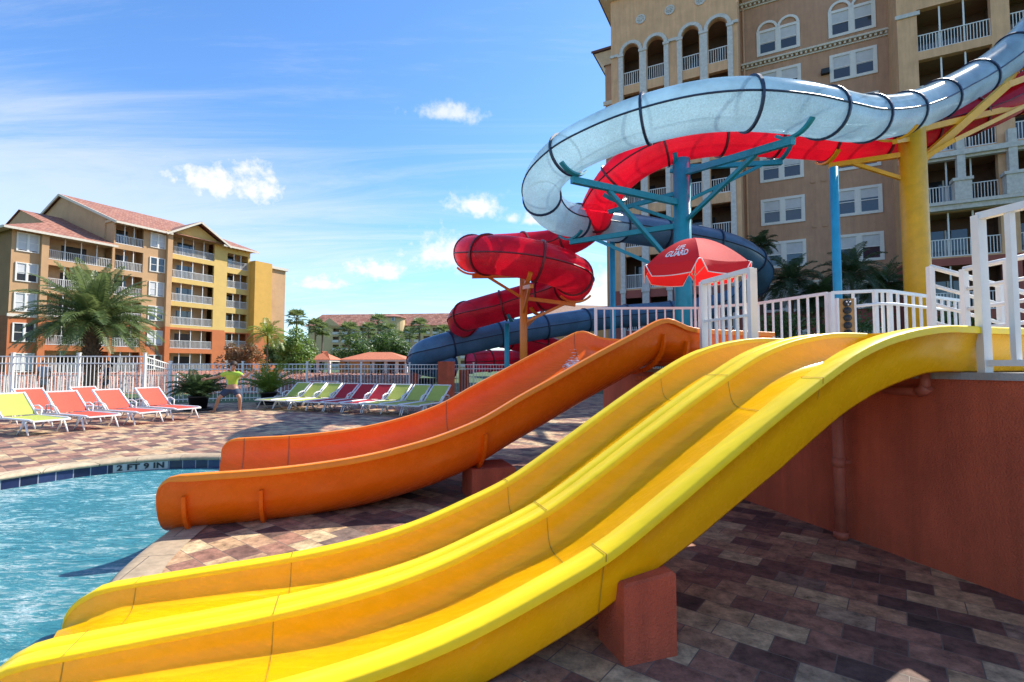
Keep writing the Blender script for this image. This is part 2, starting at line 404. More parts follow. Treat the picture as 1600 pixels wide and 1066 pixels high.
pl.rows(f, False, False); pl.rows([[p + V((0,0,-.062)) for p, n_ in strip], f[0]], False, False); plate = pl.build('plate', m_white_tile, mk)
vs, fs = text_mesh('2 FT 9 IN', .15, .006, 1.08)
wmax = max(v.x for v in vs); tv = []
for v in vs:
    k = (v.x/wmax*.31 + half)/(2*half)*NP; i = min(int(k), NP-1); fr = k - i
    p = strip[i][0].lerp(strip[i+1][0], fr); n_ = strip[i][1].lerp(strip[i+1][1], fr)
    tv.append(p + n_*.016 + V((0,0,-.122 + v.y*.8)))
lt = MB(); lt.add(tv, fs); lt.build('lettering', m_black, mk)

# ================================================================ slide platform
m_redwall = mat('red stucco', (.6,.115,.048), .85, .16, 1.6, .7, 90, streak=.22)
m_redpaint = mat('red painted pipe', (.45,.12,.07), .6, .2, 6, .2, 60)
m_conc = mat('grey concrete', (.36,.34,.31), .85, .2, 3, .3, 60)
PZ = 1.45
wp = lambda Y: (3.2560 - (Y-3.2117)*.2754, Y)              # line of the front wall on the ground
front = [wp(-5), wp(9.0)]
plat = thing('slide_platform', 'long red stucco platform wall carrying the tops of the open slides', 'platform', (3.2, 3.2, 0))
outline = [wp(-5), wp(9.0), (6, 9.4), (9.5, 9.4), (9.5, -5)]
mb = MB()
mb.rows([[V((x,y,0)) for x,y in outline+outline[:1]], [V((x,y,PZ-.05)) for x,y in outline+outline[:1]]], False, False, flip=True)
mb.build('wall', m_redwall, plat, True)
mb = MB(); oo = [(x-.02, y) for x, y in outline]
mb.rows([[V((x,y,PZ-.05)) for x,y in oo+oo[:1]], [V((x,y,PZ)) for x,y in oo+oo[:1]]], False, False, flip=True); mb.poly([oo], PZ); mb.poly([oo], PZ-.05, True)
mb.build('floor_slab', m_conc, plat, True)
wd = (V(wp(9)) - V(wp(-5))).normalized(); wn = V((-wd.y, wd.x, 0)); wn = wn if wn.x < 0 else -wn; wd = V((wd.x, wd.y, 0))
def on_wall(Y, z, out=0.): x, y = wp(Y); return V((x, y, z)) + wn*out
pp = thing('drain_pipe', 'vertical red drain pipe standing against the red platform wall', 'pipe', on_wall(4.36, 0, .1))
mb = MB(); mb.tube([on_wall(4.36,0,.1), on_wall(4.36,1.3,.1)], .045, 14)
mb.build('tube', m_redpaint, pp, True)
for za, zb, rr in ((.02,.07,.06),(.62,.7,.052)):
    mb = MB(); mb.tube([on_wall(4.36,za,.1), on_wall(4.36,zb,.1)], rr, 14); mb.build('coupling', m_redpaint, pp, True)
mb = MB(); q = on_wall(4.36,.66,.06); mb.box(q + V((.05,0,0)), (.09,.03,.03), .3); mb.build('bracket', m_redpaint, pp, True)
pp = thing('elbow_pipe', 'short red elbow pipe under the yellow slide at the top of the wall', 'pipe', on_wall(3.75, 1.2, .08))
q = [on_wall(3.68,1.45,.07), on_wall(3.68,1.36,.07), on_wall(3.70,1.32,.07), on_wall(3.76,1.305,.07), on_wall(3.98,1.305,.07)]
mb = MB(); mb.tube(q, .034, 14); mb.build('tube', m_redpaint, pp, True)
mb = MB(); mb.tube([on_wall(3.665,1.345,.07), on_wall(3.69,1.318,.07), on_wall(3.73,1.302,.07)], .043, 14); mb.build('coupling', m_redpaint, pp, True)

# ================================================================ yellow two-lane slide
def slide_mat(name, col, dark, rough=.22, wet=True):
    m = bpy.data.materials.new(name); m.use_nodes = True; nt = m.node_tree; N = nt.nodes; L = nt.links; b = N['Principled BSDF']
    tc = N.new('ShaderNodeTexCoord')
    n = N.new('ShaderNodeTexNoise'); n.inputs['Scale'].default_value = 2.2; n.inputs['Detail'].default_value = 7; n.inputs['Roughness'].default_value = .7
    L.new(tc.outputs['Object'], n.inputs[0])
    r = N.new('ShaderNodeValToRGB'); r.color_ramp.elements[0].position = .3; r.color_ramp.elements[1].position = .62
    r.color_ramp.elements[0].color = lin(dark); r.color_ramp.elements[1].color = lin(col)
    L.new(n.outputs['Fac'], r.inputs[0])
    mp = N.new('ShaderNodeMapping'); mp.inputs['Rotation'].default_value = (0,0,math.radians(-18)); mp.inputs['Scale'].default_value = (.7,16,6); L.new(tc.outputs['Object'], mp.inputs[0])
    sk = N.new('ShaderNodeTexNoise'); sk.inputs['Scale'].default_value = 1.5; sk.inputs['Detail'].default_value = 9; sk.inputs['Roughness'].default_value = .75; L.new(mp.outputs[0], sk.inputs[0])
    mr = N.new('ShaderNodeMapRange'); mr.inputs['From Min'].default_value = .34; mr.inputs['From Max'].default_value = .66; mr.inputs['To Min'].default_value = .93; mr.inputs['To Max'].default_value = 1.04; L.new(sk.outputs['Fac'], mr.inputs[0])
    mm = N.new('ShaderNodeMixRGB'); mm.blend_type = 'MULTIPLY'; mm.inputs['Fac'].default_value = 1; L.new(r.outputs[0], mm.inputs['Color1']); L.new(mr.outputs[0], mm.inputs['Color2'])
    sc = N.new('ShaderNodeMapRange'); sc.inputs['From Min'].default_value = .64; sc.inputs['From Max'].default_value = .74; sc.inputs['To Max'].default_value = .16; L.new(sk.outputs['Fac'], sc.inputs[0])
    m3 = N.new('ShaderNodeMixRGB'); m3.inputs['Color2'].default_value = (.8,.68,.4,1); L.new(sc.outputs[0], m3.inputs['Fac']); L.new(mm.outputs[0], m3.inputs['Color1']); L.new(m3.outputs[0], b.inputs['Base Color'])
    rr_ = N.new('ShaderNodeMapRange'); rr_.inputs['From Min'].default_value = .3; rr_.inputs['From Max'].default_value = .7; rr_.inputs['To Min'].default_value = rough*.7; rr_.inputs['To Max'].default_value = rough*1.7; L.new(sk.outputs['Fac'], rr_.inputs[0]); L.new(rr_.outputs[0], b.inputs['Roughness'])
    b.inputs['Specular IOR Level'].default_value = .3; b.inputs['Coat Weight'].default_value = .06; b.inputs['Coat Roughness'].default_value = .12
    s = N.new('ShaderNodeTexNoise'); s.inputs['Scale'].default_value = 240; L.new(tc.outputs['Object'], s.inputs[0])
    s2 = N.new('ShaderNodeTexNoise'); s2.inputs['Scale'].default_value = 7; s2.inputs['Detail'].default_value = 3; L.new(tc.outputs['Object'], s2.inputs[0])
    ad = N.new('ShaderNodeMath'); ad.operation = 'MULTIPLY_ADD'; ad.inputs[1].default_value = .12; L.new(s.outputs['Fac'], ad.inputs[0]); L.new(s2.outputs['Fac'], ad.inputs[2])
    bp = N.new('ShaderNodeBump'); bp.inputs['Strength'].default_value = .12; bp.inputs['Distance'].default_value = .02; L.new(ad.outputs[0], bp.inputs['Height'])
    L.new(bp.outputs[0], b.inputs['Normal']); MATS[name] = m; return m
m_yellow = slide_mat('yellow gelcoat', (.95,.49,.002), (.92,.455,.0015))
m_yellow_lit = slide_mat('yellow gelcoat lit tone', (.97,.68,.008), (.94,.63,.01), .35)  # same gelcoat as the lanes; brighter light on the rims painted into colour
m_orange = slide_mat('orange gelcoat', (.9,.14,.002), (.82,.115,.0015))
m_orange_lit = slide_mat('orange gelcoat lit tone', (.92,.25,.01), (.88,.21,.008), .3)  # paler copy of the orange: light on the rim put into its colour
m_seam = mat('dark seam', (.42,.25,.01), .7)
PHI = math.radians(18); SD = V((-math.cos(PHI), -math.sin(PHI), 0)); SN = V((-math.sin(PHI), math.cos(PHI), 0))
Y0 = V((3.2248, 3.4, 0)); YW = 1.70
yprof = smooth_curve([(-1.2,1.765),(-.4,1.765),(0,1.765),(.3,1.765),(.55,1.74),(.85,1.68),(1.14,1.58),(1.45,1.42),(1.75,1.25),(2.13,1.02),(2.5,.79),(2.86,.58),(3.2,.44),(3.6,.30),(4.0,.21),(4.5,.15),(5.1,.115),(5.7,.08),(6.2,.06)])
AE = 5.80
def ydrop(a):                                              # the ends of the side walls are rounded off
    t = max(0, (a-(AE-.24))/.24); return .23*(1-math.sqrt(max(0, 1-t*t)))
def ydepth(a):                                             # the lanes grow shallow over the deck and drop again past the pool edge
    z = interp(a, yprof)
    return min(1., (z+.10)/.275) if a < 5.5 else min(1., interp(a, [(5.5, (interp(5.5,yprof)+.1)/.275), (5.8,.95)]))
def ypt(a, w, dz=0.):
    if .1 < w < YW-.07: dz = dz*ydepth(a)*.86 if dz < 0 else dz
    return Y0 + SD*a + SN*w + V((0,0, interp(a, yprof)+dz))
ys = thing('body_slide', 'yellow open slide with two lanes running down into the pool', 'water slide', Y0.copy())
def a_range(a0, a1, st=.08):
    n = max(2, int((a1-a0)/st)); L_ = [a0+(a1-a0)*k/n for k in range(n+1)]
    if a1 == AE: L_ = L_[:-1] + [AE-.05, AE-.025, AE-.01, AE]
    return sorted(set(L_))
def sweep(mb, sec, a0, a1, end=True, flip=False):
    A = a_range(a0, a1)
    mb.rows([[ypt(a, w, (dz - ydrop(a)) if dz > -.2 else min(dz, -.0) ) if True else None for w, dz in sec] for a in A], False, True, flip=flip)
def usec(w0, w1, dpt=.27):                                 # lane cross-section
    w = w1-w0
    L_ = [(0,0),(.006,-.03),(.02,-.12),(.035,-.19),(.058,-.235),(.095,-.26),(.15,-dpt)]
    return [(w0+x, z) for x, z in L_] + [(w0+w/2,-dpt-.003)] + [(w1-x, z) for x, z in reversed(L_)]
YL = [(.13,.775),(.99,1.615)]
for w0, w1 in YL:
    mb = MB(); sweep(mb, usec(w0, w1), .0, AE, flip=False)
    # closed back of the tub at the top
    mb.add([ypt(.0, w, dz) for w, dz in usec(w0, w1)] , [tuple(range(15))])
    mb.build('lane', m_yellow, ys, True)
mb = MB()                                                   # outer shell: near side wall, underside, far side wall
sec = [(-.0,-.045),(.012,-.05),(.04,-.16),(.075,-.315),(.085,-.33),(.105,-.335),(YW-.105,-.335),(YW-.085,-.33),(YW-.075,-.315),(YW-.04,-.16),(YW-.012,-.05),(YW,-.045)]
yskirt = lambda a: interp(a, [(.4,.95),(1.,1.1),(1.7,1.22),(2.3,1.15),(2.75,1.)])
mb.rows([[ypt(a, w, (dz*(yskirt(a) if dz < -.1 else 1) - ydrop(a)) if dz > -.2 else dz*yskirt(a)) for w, dz in sec] for a in a_range(-1.3, AE)], False, True, flip=True); mb.build('outer_shell', m_yellow, ys, True)
def rim(w0, w1, a0=-.0, groove=None, outl=None):
    mb = MB(); pts = [(w0,-.045),(w0,-.006),(w0+.008,0.004)]
    if groove: pts += [(groove-.005,.004),(groove-.002,-.006),(groove+.002,-.006),(groove+.005,.004)]
    pts += [(w1-.008,.004),(w1,-.006),(w1,-.045)]
    sweep(mb, pts, a0, AE)
    mb.add([ypt(a0, w, dz) for w, dz in pts], [tuple(range(len(pts)))])
    return mb
rim(-.012,.14,-1.3).build('side_rim', m_yellow_lit, ys, True)
rim(.765,1.0,-.0,.883).build('divider_rim', m_yellow_lit, ys, True)
rim(1.605,YW+.012,-.0).build('side_rim', m_yellow_lit, ys, True)
mb = MB()                                                   # inner face of the near wall at the platform
mb.rows([[ypt(a, .105, 0), ypt(a,.13,-.2), ypt(a, .2, -.27), ypt(a, YW-.1, -.27)] for a in (-1.3,-.6,0.)], False, False)
mb.build('entry_tub', m_yellow, ys, True)
for aj in (1.45, 2.905, 4.5, 5.42):                                # joints between the mouldings
    mb = MB()
    full = [(.012,-.05),(.04,-.16),(.075,-.315)]
    for path in ([(w-.004 if w < .1 else w, dz) for w, dz in full], [(-.014,-.03),(-.014,.008),(.14,.008)]+[(w,dz+.004) for w,dz in usec(.13,.775)]+[(.765,.008),(1.0,.008)]+[(w,dz+.004) for w,dz in usec(.99,1.615)]+[(1.605,.008),(1.714,.008)]):
        o = .003
        mb.rows([[ypt(aj-o, w, dz-ydrop(aj)*(dz>-.2)) for w, dz in path], [ypt(aj+o, w, dz-ydrop(aj)*(dz>-.2)) for w, dz in path]], False, False)
    mb.build('joint_seam', m_seam, ys, True)
# running water in the lanes
def film_mat():
    m = bpy.data.materials.new('running water'); m.use_nodes = True; nt = m.node_tree; N = nt.nodes; L = nt.links; b = N['Principled BSDF']
    b.inputs['Base Color'].default_value = (1,.93,.6,1); b.inputs['Roughness'].default_value = .03; b.inputs['Transmission Weight'].default_value = 1; b.inputs['IOR'].default_value = 1.2
    tc = N.new('ShaderNodeTexCoord'); n = N.new('ShaderNodeTexNoise'); n.inputs['Scale'].default_value = 34; n.inputs['Detail'].default_value = 5; n.inputs['Distortion'].default_value = 1.2
    L.new(tc.outputs['Object'], n.inputs[0]); bp = N.new('ShaderNodeBump'); bp.inputs['Strength'].default_value = .8; bp.inputs['Distance'].default_value = .03
    L.new(n.outputs['Fac'], bp.inputs['Height']); L.new(bp.outputs[0], b.inputs['Normal'])
    tr = N.new('ShaderNodeBsdfTransparent'); mx = N.new('ShaderNodeMixShader'); mx.inputs[0].default_value = .45
    L.new(b.outputs[0], mx.inputs[1]); L.new(tr.outputs[0], mx.inputs[2]); L.new(mx.outputs[0], N['Material Output'].inputs[0])
    return m
m_film = film_mat()
rnd = random.Random(3)
for (w0, w1) in YL:
    mb = MB(); rows = []
    for a in a_range(1.5, AE-.02, .04):
        lo = w0 + .16 + .035*noise.noise(V((a*3.1, w0*9, 0))); hi = w1 - .07 + .03*noise.noise(V((a*2.3, w1*7, 5)))
        rows.append([ypt(a, lo+(hi-lo)*k/8, interp(lo+(hi-lo)*k/8, [(w, dz) for w, dz in usec(w0,w1)]) + .004 + .004*max(0, noise.noise(V((a*9, k*1.3, w0))))) for k in range(9)])
    mb.rows(rows, False, True); mb.build('water_film', m_film, ys, True)

# ================================================================ orange half-pipe slide
O0 = V((-2.3521, 4.65, 0)); OW = 2.3; OE = .82
oprof = smooth_curve([(-6.2,1.93),(-5.5,1.94),(-5.0,1.95),(-4.75,1.98),(-4.52,2.06),(-4.35,2.05),(-4.0,1.88),(-3.5,1.64),(-2.95,1.36),(-2.55,1.16),(-2.15,.945),(-1.8,.81),(-1.45,.71),(-.95,.61),(-.45,.555),(0,.53),(.4,.525),(.9,.52)])
def opt(a, w, dz=0.): return O0 + SD*a + SN*w + V((0,0, interp(a, oprof)+dz))
def odrop(a): t = max(0, (a-(OE-.17))/.17); return .17*(1-math.sqrt(max(0, 1-t*t)))
def osec(depth=.62, inset=0., n=26, ex=3.4):
    out = []
    for k in range(n+1):
        th = PI*k/n; cx, sz = math.cos(th), math.sin(th)
        x = OW/2 - (OW/2-inset)*math.copysign(abs(cx)**(2/ex), cx); out.append((x, -(depth-inset)*abs(sz)**(2/ex)))
    return out
os_ = thing('half_pipe_slide', 'wide orange half-pipe slide with one high far wall ending in the pool', 'water slide', O0.copy())
def o_range(a0, a1, st=.09):
    n = int((a1-a0)/st); return sorted(set([a0+(a1-a0)*k/n for k in range(n)] + [OE-.1, OE-.05,OE-.02,OE-.006,OE]))
OA = o_range(-6.1, OE)
def odepth(a): return 1.0 if a > -4.3 else max(.72, 1-(-4.3-a)*.6)
mb = MB(); ins = osec(.60, .022); outs = osec(.64, -.0)
mb.rows([[opt(a, w, dz*odepth(a) - odrop(a)*max(0,1+dz/.3)) for w, dz in ins] for a in OA], False, True, flip=False); mb.build('trough', m_orange, os_, True)
mb = MB(); mb.rows([[opt(a, w, dz*odepth(a) - odrop(a)*max(0,1+dz/.3)) for w, dz in outs] for a in OA], False, True, flip=True)
mb.rows([[opt(OE, w, dz - odrop(OE)*max(0,1+dz/.3)) for w, dz in ins],[opt(OE, w, dz - odrop(OE)*max(0,1+dz/.3)) for w, dz in outs]], False, False)
mb.build('outer_shell', m_orange, os_, True)
def orim(side):
    mb = MB(); b_ = (lambda x: x) if side < 0 else (lambda x: OW-x)
    pts = [(b_(-.052),-.055),(b_(-.055),-.0),(b_(-.047),.006),(b_(.02),.006),(b_(.026),0),(b_(.026),-.03)]
    tap = lambda a: 1-max(0, (a-(OE-.2))/.2)
    mb.rows([[opt(a, (w if w > 0 and side < 0 or w < OW and side > 0 else (w*tap(a) if side < 0 else OW+(w-OW)*tap(a))), dz*(.3+.7*tap(a))-odrop(a)) for w, dz in pts] for a in OA], False, True, flip=side > 0); return mb
orim(-1).build('rim', m_orange_lit, os_, True); orim(1).build('rim', m_orange_lit, os_, True)
def outer_at(a, w_in):  return interp(w_in, outs)
for k, aj in enumerate((.60, -.02, -2.17, -4.42, -4.75)):   # bolted stiffening ribs on the outside
    mb = MB(); half = [p for p in outs if p[0] <= OW/2+.01]
    big = []
    for i, (w, dz) in enumerate(half):
        j0 = half[max(i-1,0)]; j1 = half[min(i+1,len(half)-1)]
        tx, tz = j1[0]-j0[0], j1[1]-j0[1]; l = math.hypot(tx, tz) or 1
        big.append((w + tz/l*.055, dz - tx/l*.055))
    half = [p for p in half if p[1] < -.06]; big = big[-len(half):]
    for o in (-.016, .016):
        mb.rows([[opt(aj+o, w, dz) for w, dz in half], [opt(aj+o, w, dz) for w, dz in big]], False, False)
    mb.rows([[opt(aj-.016, w, dz) for w, dz in big], [opt(aj+.016, w, dz) for w, dz in big]], False, False)
    mb.add([opt(aj-.016,*half[0]), opt(aj-.016,*big[0]), opt(aj+.016,*big[0]), opt(aj+.016,*half[0])], [(0,1,2,3)])
    mb.build('stiffening_rib', m_orange, os_, True)
    bm_ = mb
    for i in range(1, len(half)-2):
        p = opt(aj+.022, (half[i][0]+big[i][0])/2, (half[i][1]+big[i][1])/2); bm_.ball(p, .012, 6)
        p = opt(aj-.022, (half[i][0]+big[i][0])/2, (half[i][1]+big[i][1])/2); bm_.ball(p, .012, 6)
    
for aj in (.55, .0, -2.17, -4.3):                             # seams on the inside
    mb = MB(); mb.rows([[opt(aj-.006, w, dz+.004) for w, dz in osec(.60,.026)], [opt(aj+.006, w, dz+.004) for w, dz in osec(.60,.026)]], False, False)
    mb.build('joint_seam', mat('orange seam', (.35,.1,.03), .6), os_, True)
# splash of water coming over the crest
m_splash = mat('white water', (.75,.72,.74), .25, .1, 30, .4, 60)
mb = MB(); rnd = random.Random(11)
for k in range(420):
    t = rnd.random(); a = -4.25 + .75*t + rnd.gauss(0,.05); w = OW - .12 - .75*t + rnd.gauss(0,.05+.06*t)
    dz = interp(w, sorted(ins))
    mb.ball(opt(a, w, dz+.004), rnd.uniform(.006,.02), 6, (2.2,.8,.35))
tag(mb.build('water_splash', m_splash), 'white splash of water inside the orange slide near its top', 'water', kind='stuff')

# ================================================================ slide footings
def footing(label, c, dx, dy, h, rz=PHI, top_tilt=0., drop=0.):
    t = thing('slide_footing', label, 'footing', (c[0], c[1], 0), rz, 'red footings under the slides')
    mb = MB(); b = .012; pts = []
    zt = lambda x, y: h - top_tilt*(x/dx+.5)
    for z0, ins_ in ((0,0),):
        pass
    ring = lambda ins_, z, slope: [V((x*(dx/2-ins_), y*(dy/2-ins_), z - (slope*(x*.5+.5)))) for x, y in ((-1,-1),(1,-1),(1,1),(-1,1))]
    mb.rows([ring(0,0,0)+ring(0,0,0)[:1], ring(0,h-b,top_tilt)+ring(0,h-b,top_tilt)[:1], ring(b,h,top_tilt)+ring(b,h,top_tilt)[:1]], False, False)
    mb.add(ring(b,h,top_tilt), [(0,1,2,3)])
    mb.build('block', mat('red footing stucco', (.56,.105,.045), .85, .2, 3, .8, 90, streak=.2), t)
    return t
ft = V((.56, 2.53, 0)); u1 = -SD; v1 = SN
c = ft + u1*.155 + v1*.135
footing('square red footing beside the near edge of the yellow slide', c, .31, .27, .395, PHI, -.03)
c = O0 + SD*-2.32 + SN*.42
footing('red footing block under the orange half-pipe slide', c, .5, .5, .36, PHI)
# ================================================================ tube slides
def tube_mat(name, col, trans, fac, rough, speck=.25, sscale=26, clear=0.):
    m = bpy.data.materials.new(name); m.use_nodes = True; nt = m.node_tree; N = nt.nodes; L = nt.links; b = N['Principled BSDF']
    tc = N.new('ShaderNodeTexCoord'); n = N.new('ShaderNodeTexNoise'); n.inputs['Scale'].default_value = sscale; n.inputs['Detail'].default_value = 3; n.inputs['Roughness'].default_value = .7
    L.new(tc.outputs['Object'], n.inputs[0])
    n2 = N.new('ShaderNodeTexNoise'); n2.inputs['Scale'].default_value = 1.1; n2.inputs['Detail'].default_value = 6; L.new(tc.outputs['Object'], n2.inputs[0])
    ad = N.new('ShaderNodeMath'); ad.operation = 'MULTIPLY_ADD'; ad.inputs[1].default_value = speck*2; L.new(n.outputs['Fac'], ad.inputs[0]); L.new(n2.outputs['Fac'], ad.inputs[2])
    mr = N.new('ShaderNodeMapRange'); mr.inputs['From Min'].default_value = .35 + speck*.7; mr.inputs['From Max'].default_value = .65 + speck*1.3; mr.inputs['To Min'].default_value = .72; mr.inputs['To Max'].default_value = 1.15
    L.new(ad.outputs[0], mr.inputs[0])
    def tinted(c):
        x = N.new('ShaderNodeMixRGB'); x.blend_type = 'MULTIPLY'; x.inputs['Fac'].default_value = 1; x.inputs['Color1'].default_value = lin(c); L.new(mr.outputs[0], x.inputs['Color2']); return x.outputs[0]
    L.new(tinted(col), b.inputs['Base Color']); b.inputs['Roughness'].default_value = rough; b.inputs['Coat Weight'].default_value = .15; b.inputs['Coat Roughness'].default_value = .1
    t = N.new('ShaderNodeBsdfTranslucent'); L.new(tinted(trans), t.inputs['Color']); mx = N.new('ShaderNodeMixShader'); mx.inputs[0].default_value = fac
    bp = N.new('ShaderNodeBump'); bp.inputs['Strength'].default_value = .15; bp.inputs['Distance'].default_value = .03; L.new(ad.outputs[0], bp.inputs['Height']); L.new(bp.outputs[0], b.inputs['Normal'])
    L.new(b.outputs[0], mx.inputs[1]); L.new(t.outputs[0], mx.inputs[2]); outp = mx.outputs[0]
    if clear:
        tr = N.new('ShaderNodeBsdfTransparent'); tr.inputs['Color'].default_value = lin(trans); m4 = N.new('ShaderNodeMixShader'); m4.inputs[0].default_value = clear
        L.new(outp, m4.inputs[1]); L.new(tr.outputs[0], m4.inputs[2]); outp = m4.outputs[0]
    L.new(outp, N['Material Output'].inputs[0]); return m
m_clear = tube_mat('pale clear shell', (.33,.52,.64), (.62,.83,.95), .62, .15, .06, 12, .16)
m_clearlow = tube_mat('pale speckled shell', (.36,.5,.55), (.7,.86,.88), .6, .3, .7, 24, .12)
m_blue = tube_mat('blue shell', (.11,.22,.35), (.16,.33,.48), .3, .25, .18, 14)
m_redT = tube_mat('red shell', (.58,.012,.04), (1.,.08,.17), .62, .22, .12, 18, .2)
m_redlow = tube_mat('red speckled shell', (.58,.014,.035), (1.,.1,.17), .6, .3, .45, 26, .14)
m_navy = mat('navy flange', (.012,.03,.07), .45, .2, 8)
m_maroon = mat('maroon flange', (.13,.006,.012), .45, .2, 8)
m_teal = mat('teal painted steel', (.012,.27,.36), .4, .14, 3, .15, 40)
m_sky = mat('bright blue painted steel', (.02,.33,.52), .4, .12, 3, .1, 40)
m_ysteel = mat('yellow painted steel', (.88,.42,.008), .42, .14, 2.5, .15, 40)
m_osteel = mat('orange painted steel', (.7,.19,.015), .42, .14, 2.5, .15, 40)
TR = .66
def frames(P):
    out = []
    for i, p in enumerate(P):
        t = (P[min(i+1,len(P)-1)] - P[max(i-1,0)]).normalized(); s = t.cross(V((0,0,1))).normalized(); out.append((p, t, s, s.cross(t).normalized()))
    return out
def tube_slide(root, ctrl, R, mats_at, flange_m, fl_gap, name_up='upper_shell', name_lo='lower_shell'):
    P = catmull(ctrl, 10); FR = frames(P)
    # resample evenly
    L_ = [0]
    for a, b in zip(P, P[1:]): L_.append(L_[-1] + (b-a).length)
    tot = L_[-1]; n = int(tot/.22); Q = []; j = 0
    for k in range(n+1):
        s = tot*k/n
        while j < len(L_)-2 and L_[j+1] < s: j += 1
        f = (s-L_[j])/max(1e-6, L_[j+1]-L_[j]); Q.append(P[j].lerp(P[j+1], f))
    FR = frames(Q); step = tot/n; per = max(2, int(round(fl_gap/step)))
    K = 14
    i = 0
    while i < n:
        j = min(i+per, n)
        if n - j < per*.5: j = n
        um, lm, fm = mats_at(i/n)
        for nm, a0, m_ in ((name_up, 0, um), (name_lo, PI, lm)):
            mb = MB(); mb.rows([[p + (s*math.cos(a0+PI*k/K) + u*math.sin(a0+PI*k/K))*R for k in range(K+1)] for p, t, s, u in FR[i:j+1]], False, True, flip=True)
            mb.build(nm, m_, root, True)
        for sd_ in (0, PI):                                # bolted lip along the side
            mb = MB(); mb.tube([p + s*math.cos(sd_)*(R+.012) for p, t, s, u in FR[i:j+1]], .028, 6); mb.build('seam_lip', fm, root, True)
        p, t, s, u = FR[j]
        mb = MB(); KK = 28
        prof = [(R-.01,-.036),(R+.06,-.036),(R+.06,.036),(R-.01,.036)]
        mb.rows([[p + t*z + (s*math.cos(2*PI*k/KK)+u*math.sin(2*PI*k/KK))*r for k in range(KK)] for r, z in prof], True, False)
        mb.build('flange', fm, root, True)
        if i == 0:
            p, t, s, u = FR[0]; mb = MB()
            mb.rows([[p + t*z + (s*math.cos(2*PI*k/KK)+u*math.sin(2*PI*k/KK))*r for k in range(KK)] for r, z in prof], True, False); mb.build('flange', fm, root, True)
        i = j
    return Q
blue_ctrl = [at(1760,-90,19.5), at(1668,-8,19.2), at(1590,76,18.6), at(1530,122,18), at(1475,152,17.3), at(1436,170,16.6), at(1398,181,15.8), at(1345,186,14.6), at(1292,178,13.5), at(1235,168,12.85), at(1160,163,12.6), at(1085,169,12.9),
             at(1005,188,13.5), at(945,210,14.1), at(888,240,15.0), at(852,277,16.2), at(848,312,17.6), at(878,340,18.9), at(935,350,20.4), at(990,358,21.8), at(1060,370,22.6), at(1120,382,23), at(1162,398,23.6), at(1186,424,25), at(1172,452,26.8),
             at(1130,475,28), at(1060,487,28.6), at(990,493,28.6), at(930,499,28), at(870,508,27), at(800,519,26), at(740,531,25.2), at(695,541,24.6), at(664,552,24.6), at(657,564,25.8), at(676,571,27.2), at(705,574,28.0)]
bt = thing('tube_slide', 'pale blue enclosed tube slide looping round the teal column and ending low in dark blue', 'water slide', (blue_ctrl[10].x, blue_ctrl[10].y, 0))
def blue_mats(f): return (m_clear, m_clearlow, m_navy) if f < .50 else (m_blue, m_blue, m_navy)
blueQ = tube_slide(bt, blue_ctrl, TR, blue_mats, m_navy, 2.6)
red_ctrl = [at(1760,35,18.5), at(1670,95,18.4), at(1590,148,18.2), at(1530,178,18), at(1450,200,17.8), at(1385,218,17.6), at(1325,224,17.4), at(1275,220,17.3), at(1215,216,17.2), at(1150,213,17.2), at(1095,217,17.2), at(1040,230,17.4), at(992,254,17.8), at(958,285,18.3), at(938,318,19),
            at(925,346,20), at(902,368,21), at(865,382,21.6), at(810,388,21.3), at(762,392,20.2), at(738,396,18.4), at(755,398,16.8), at(800,401,16), at(850,411,16), at(889,426,16.8), at(899,441,18.4), at(880,452,20), at(845,462,21), at(800,474,21.6), at(757,486,21.8), at(727,495,22.6),
            at(722,505,24.2), at(742,515,26), at(790,526,27), at(845,540,28), at(880,553,29.5), at(862,562,31), at(815,564,31.2), at(770,564,30.6), at(735,566,29.8)]
rt = thing('tube_slide', 'red enclosed tube slide winding down round the orange column', 'water slide', (red_ctrl[22].x, red_ctrl[22].y, 0))
redQ = tube_slide(rt, red_ctrl, TR, lambda f: (m_redT, m_redlow, m_maroon), m_maroon, 2.0)

# ---- columns with their arms
def column(label, u, vtop, Y, r, m, zbot=0., grp=None, cap=True):
    p = at(u, vtop, Y); t = thing('support_column', label, 'support column', (p.x, p.y, zbot), 0, grp)
    mb = MB(); mb.tube([(p.x,p.y,zbot), (p.x,p.y,p.z)], r, 24); mb.build('pole', m, t, True)
    mb = MB(); mb.tube([(p.x,p.y,zbot), (p.x,p.y,zbot+.04)], r*1.7, 24); mb.build('base_plate', m, t, True)
    return t, p
def arm(t, m, p, q, w=.14, h=None, name='arm'):
    mb = MB(); mb.beam(p, q, w, h or w); mb.build(name, m, t, True)
def saddle(t, m, tip, ctr, R=TR+.07):
    """curved saddle of flat bar under the tube, from the arm tip"""
    d = (V(tip)-V(ctr)); 
    ax = V((d.x, d.y, 0)); 
    # tube axis at that place = nearest path tangent
    best = min(range(1, len(ctrQ)-1), key=lambda i: (ctrQ[i]-V(ctr)).length)
    tt = (ctrQ[best+1]-ctrQ[best-1]).normalized(); s = tt.cross(V((0,0,1))).normalized(); u = s.cross(tt)
    c = ctrQ[best]
    mb = MB(); rows = []
    for k in range(15):
        a = PI*1.24 + PI*.52*k/14
        rad = s*math.cos(a)+u*math.sin(a)
        rows.append([c + rad*R + tt*-.07, c + rad*R + tt*.07, c + rad*(R+.07) + tt*.07, c + rad*(R+.07) + tt*-.07])
    mb.rows(rows, True, False); mb.build('saddle', m, t, True)
    return c - V((0,0,R+.07))
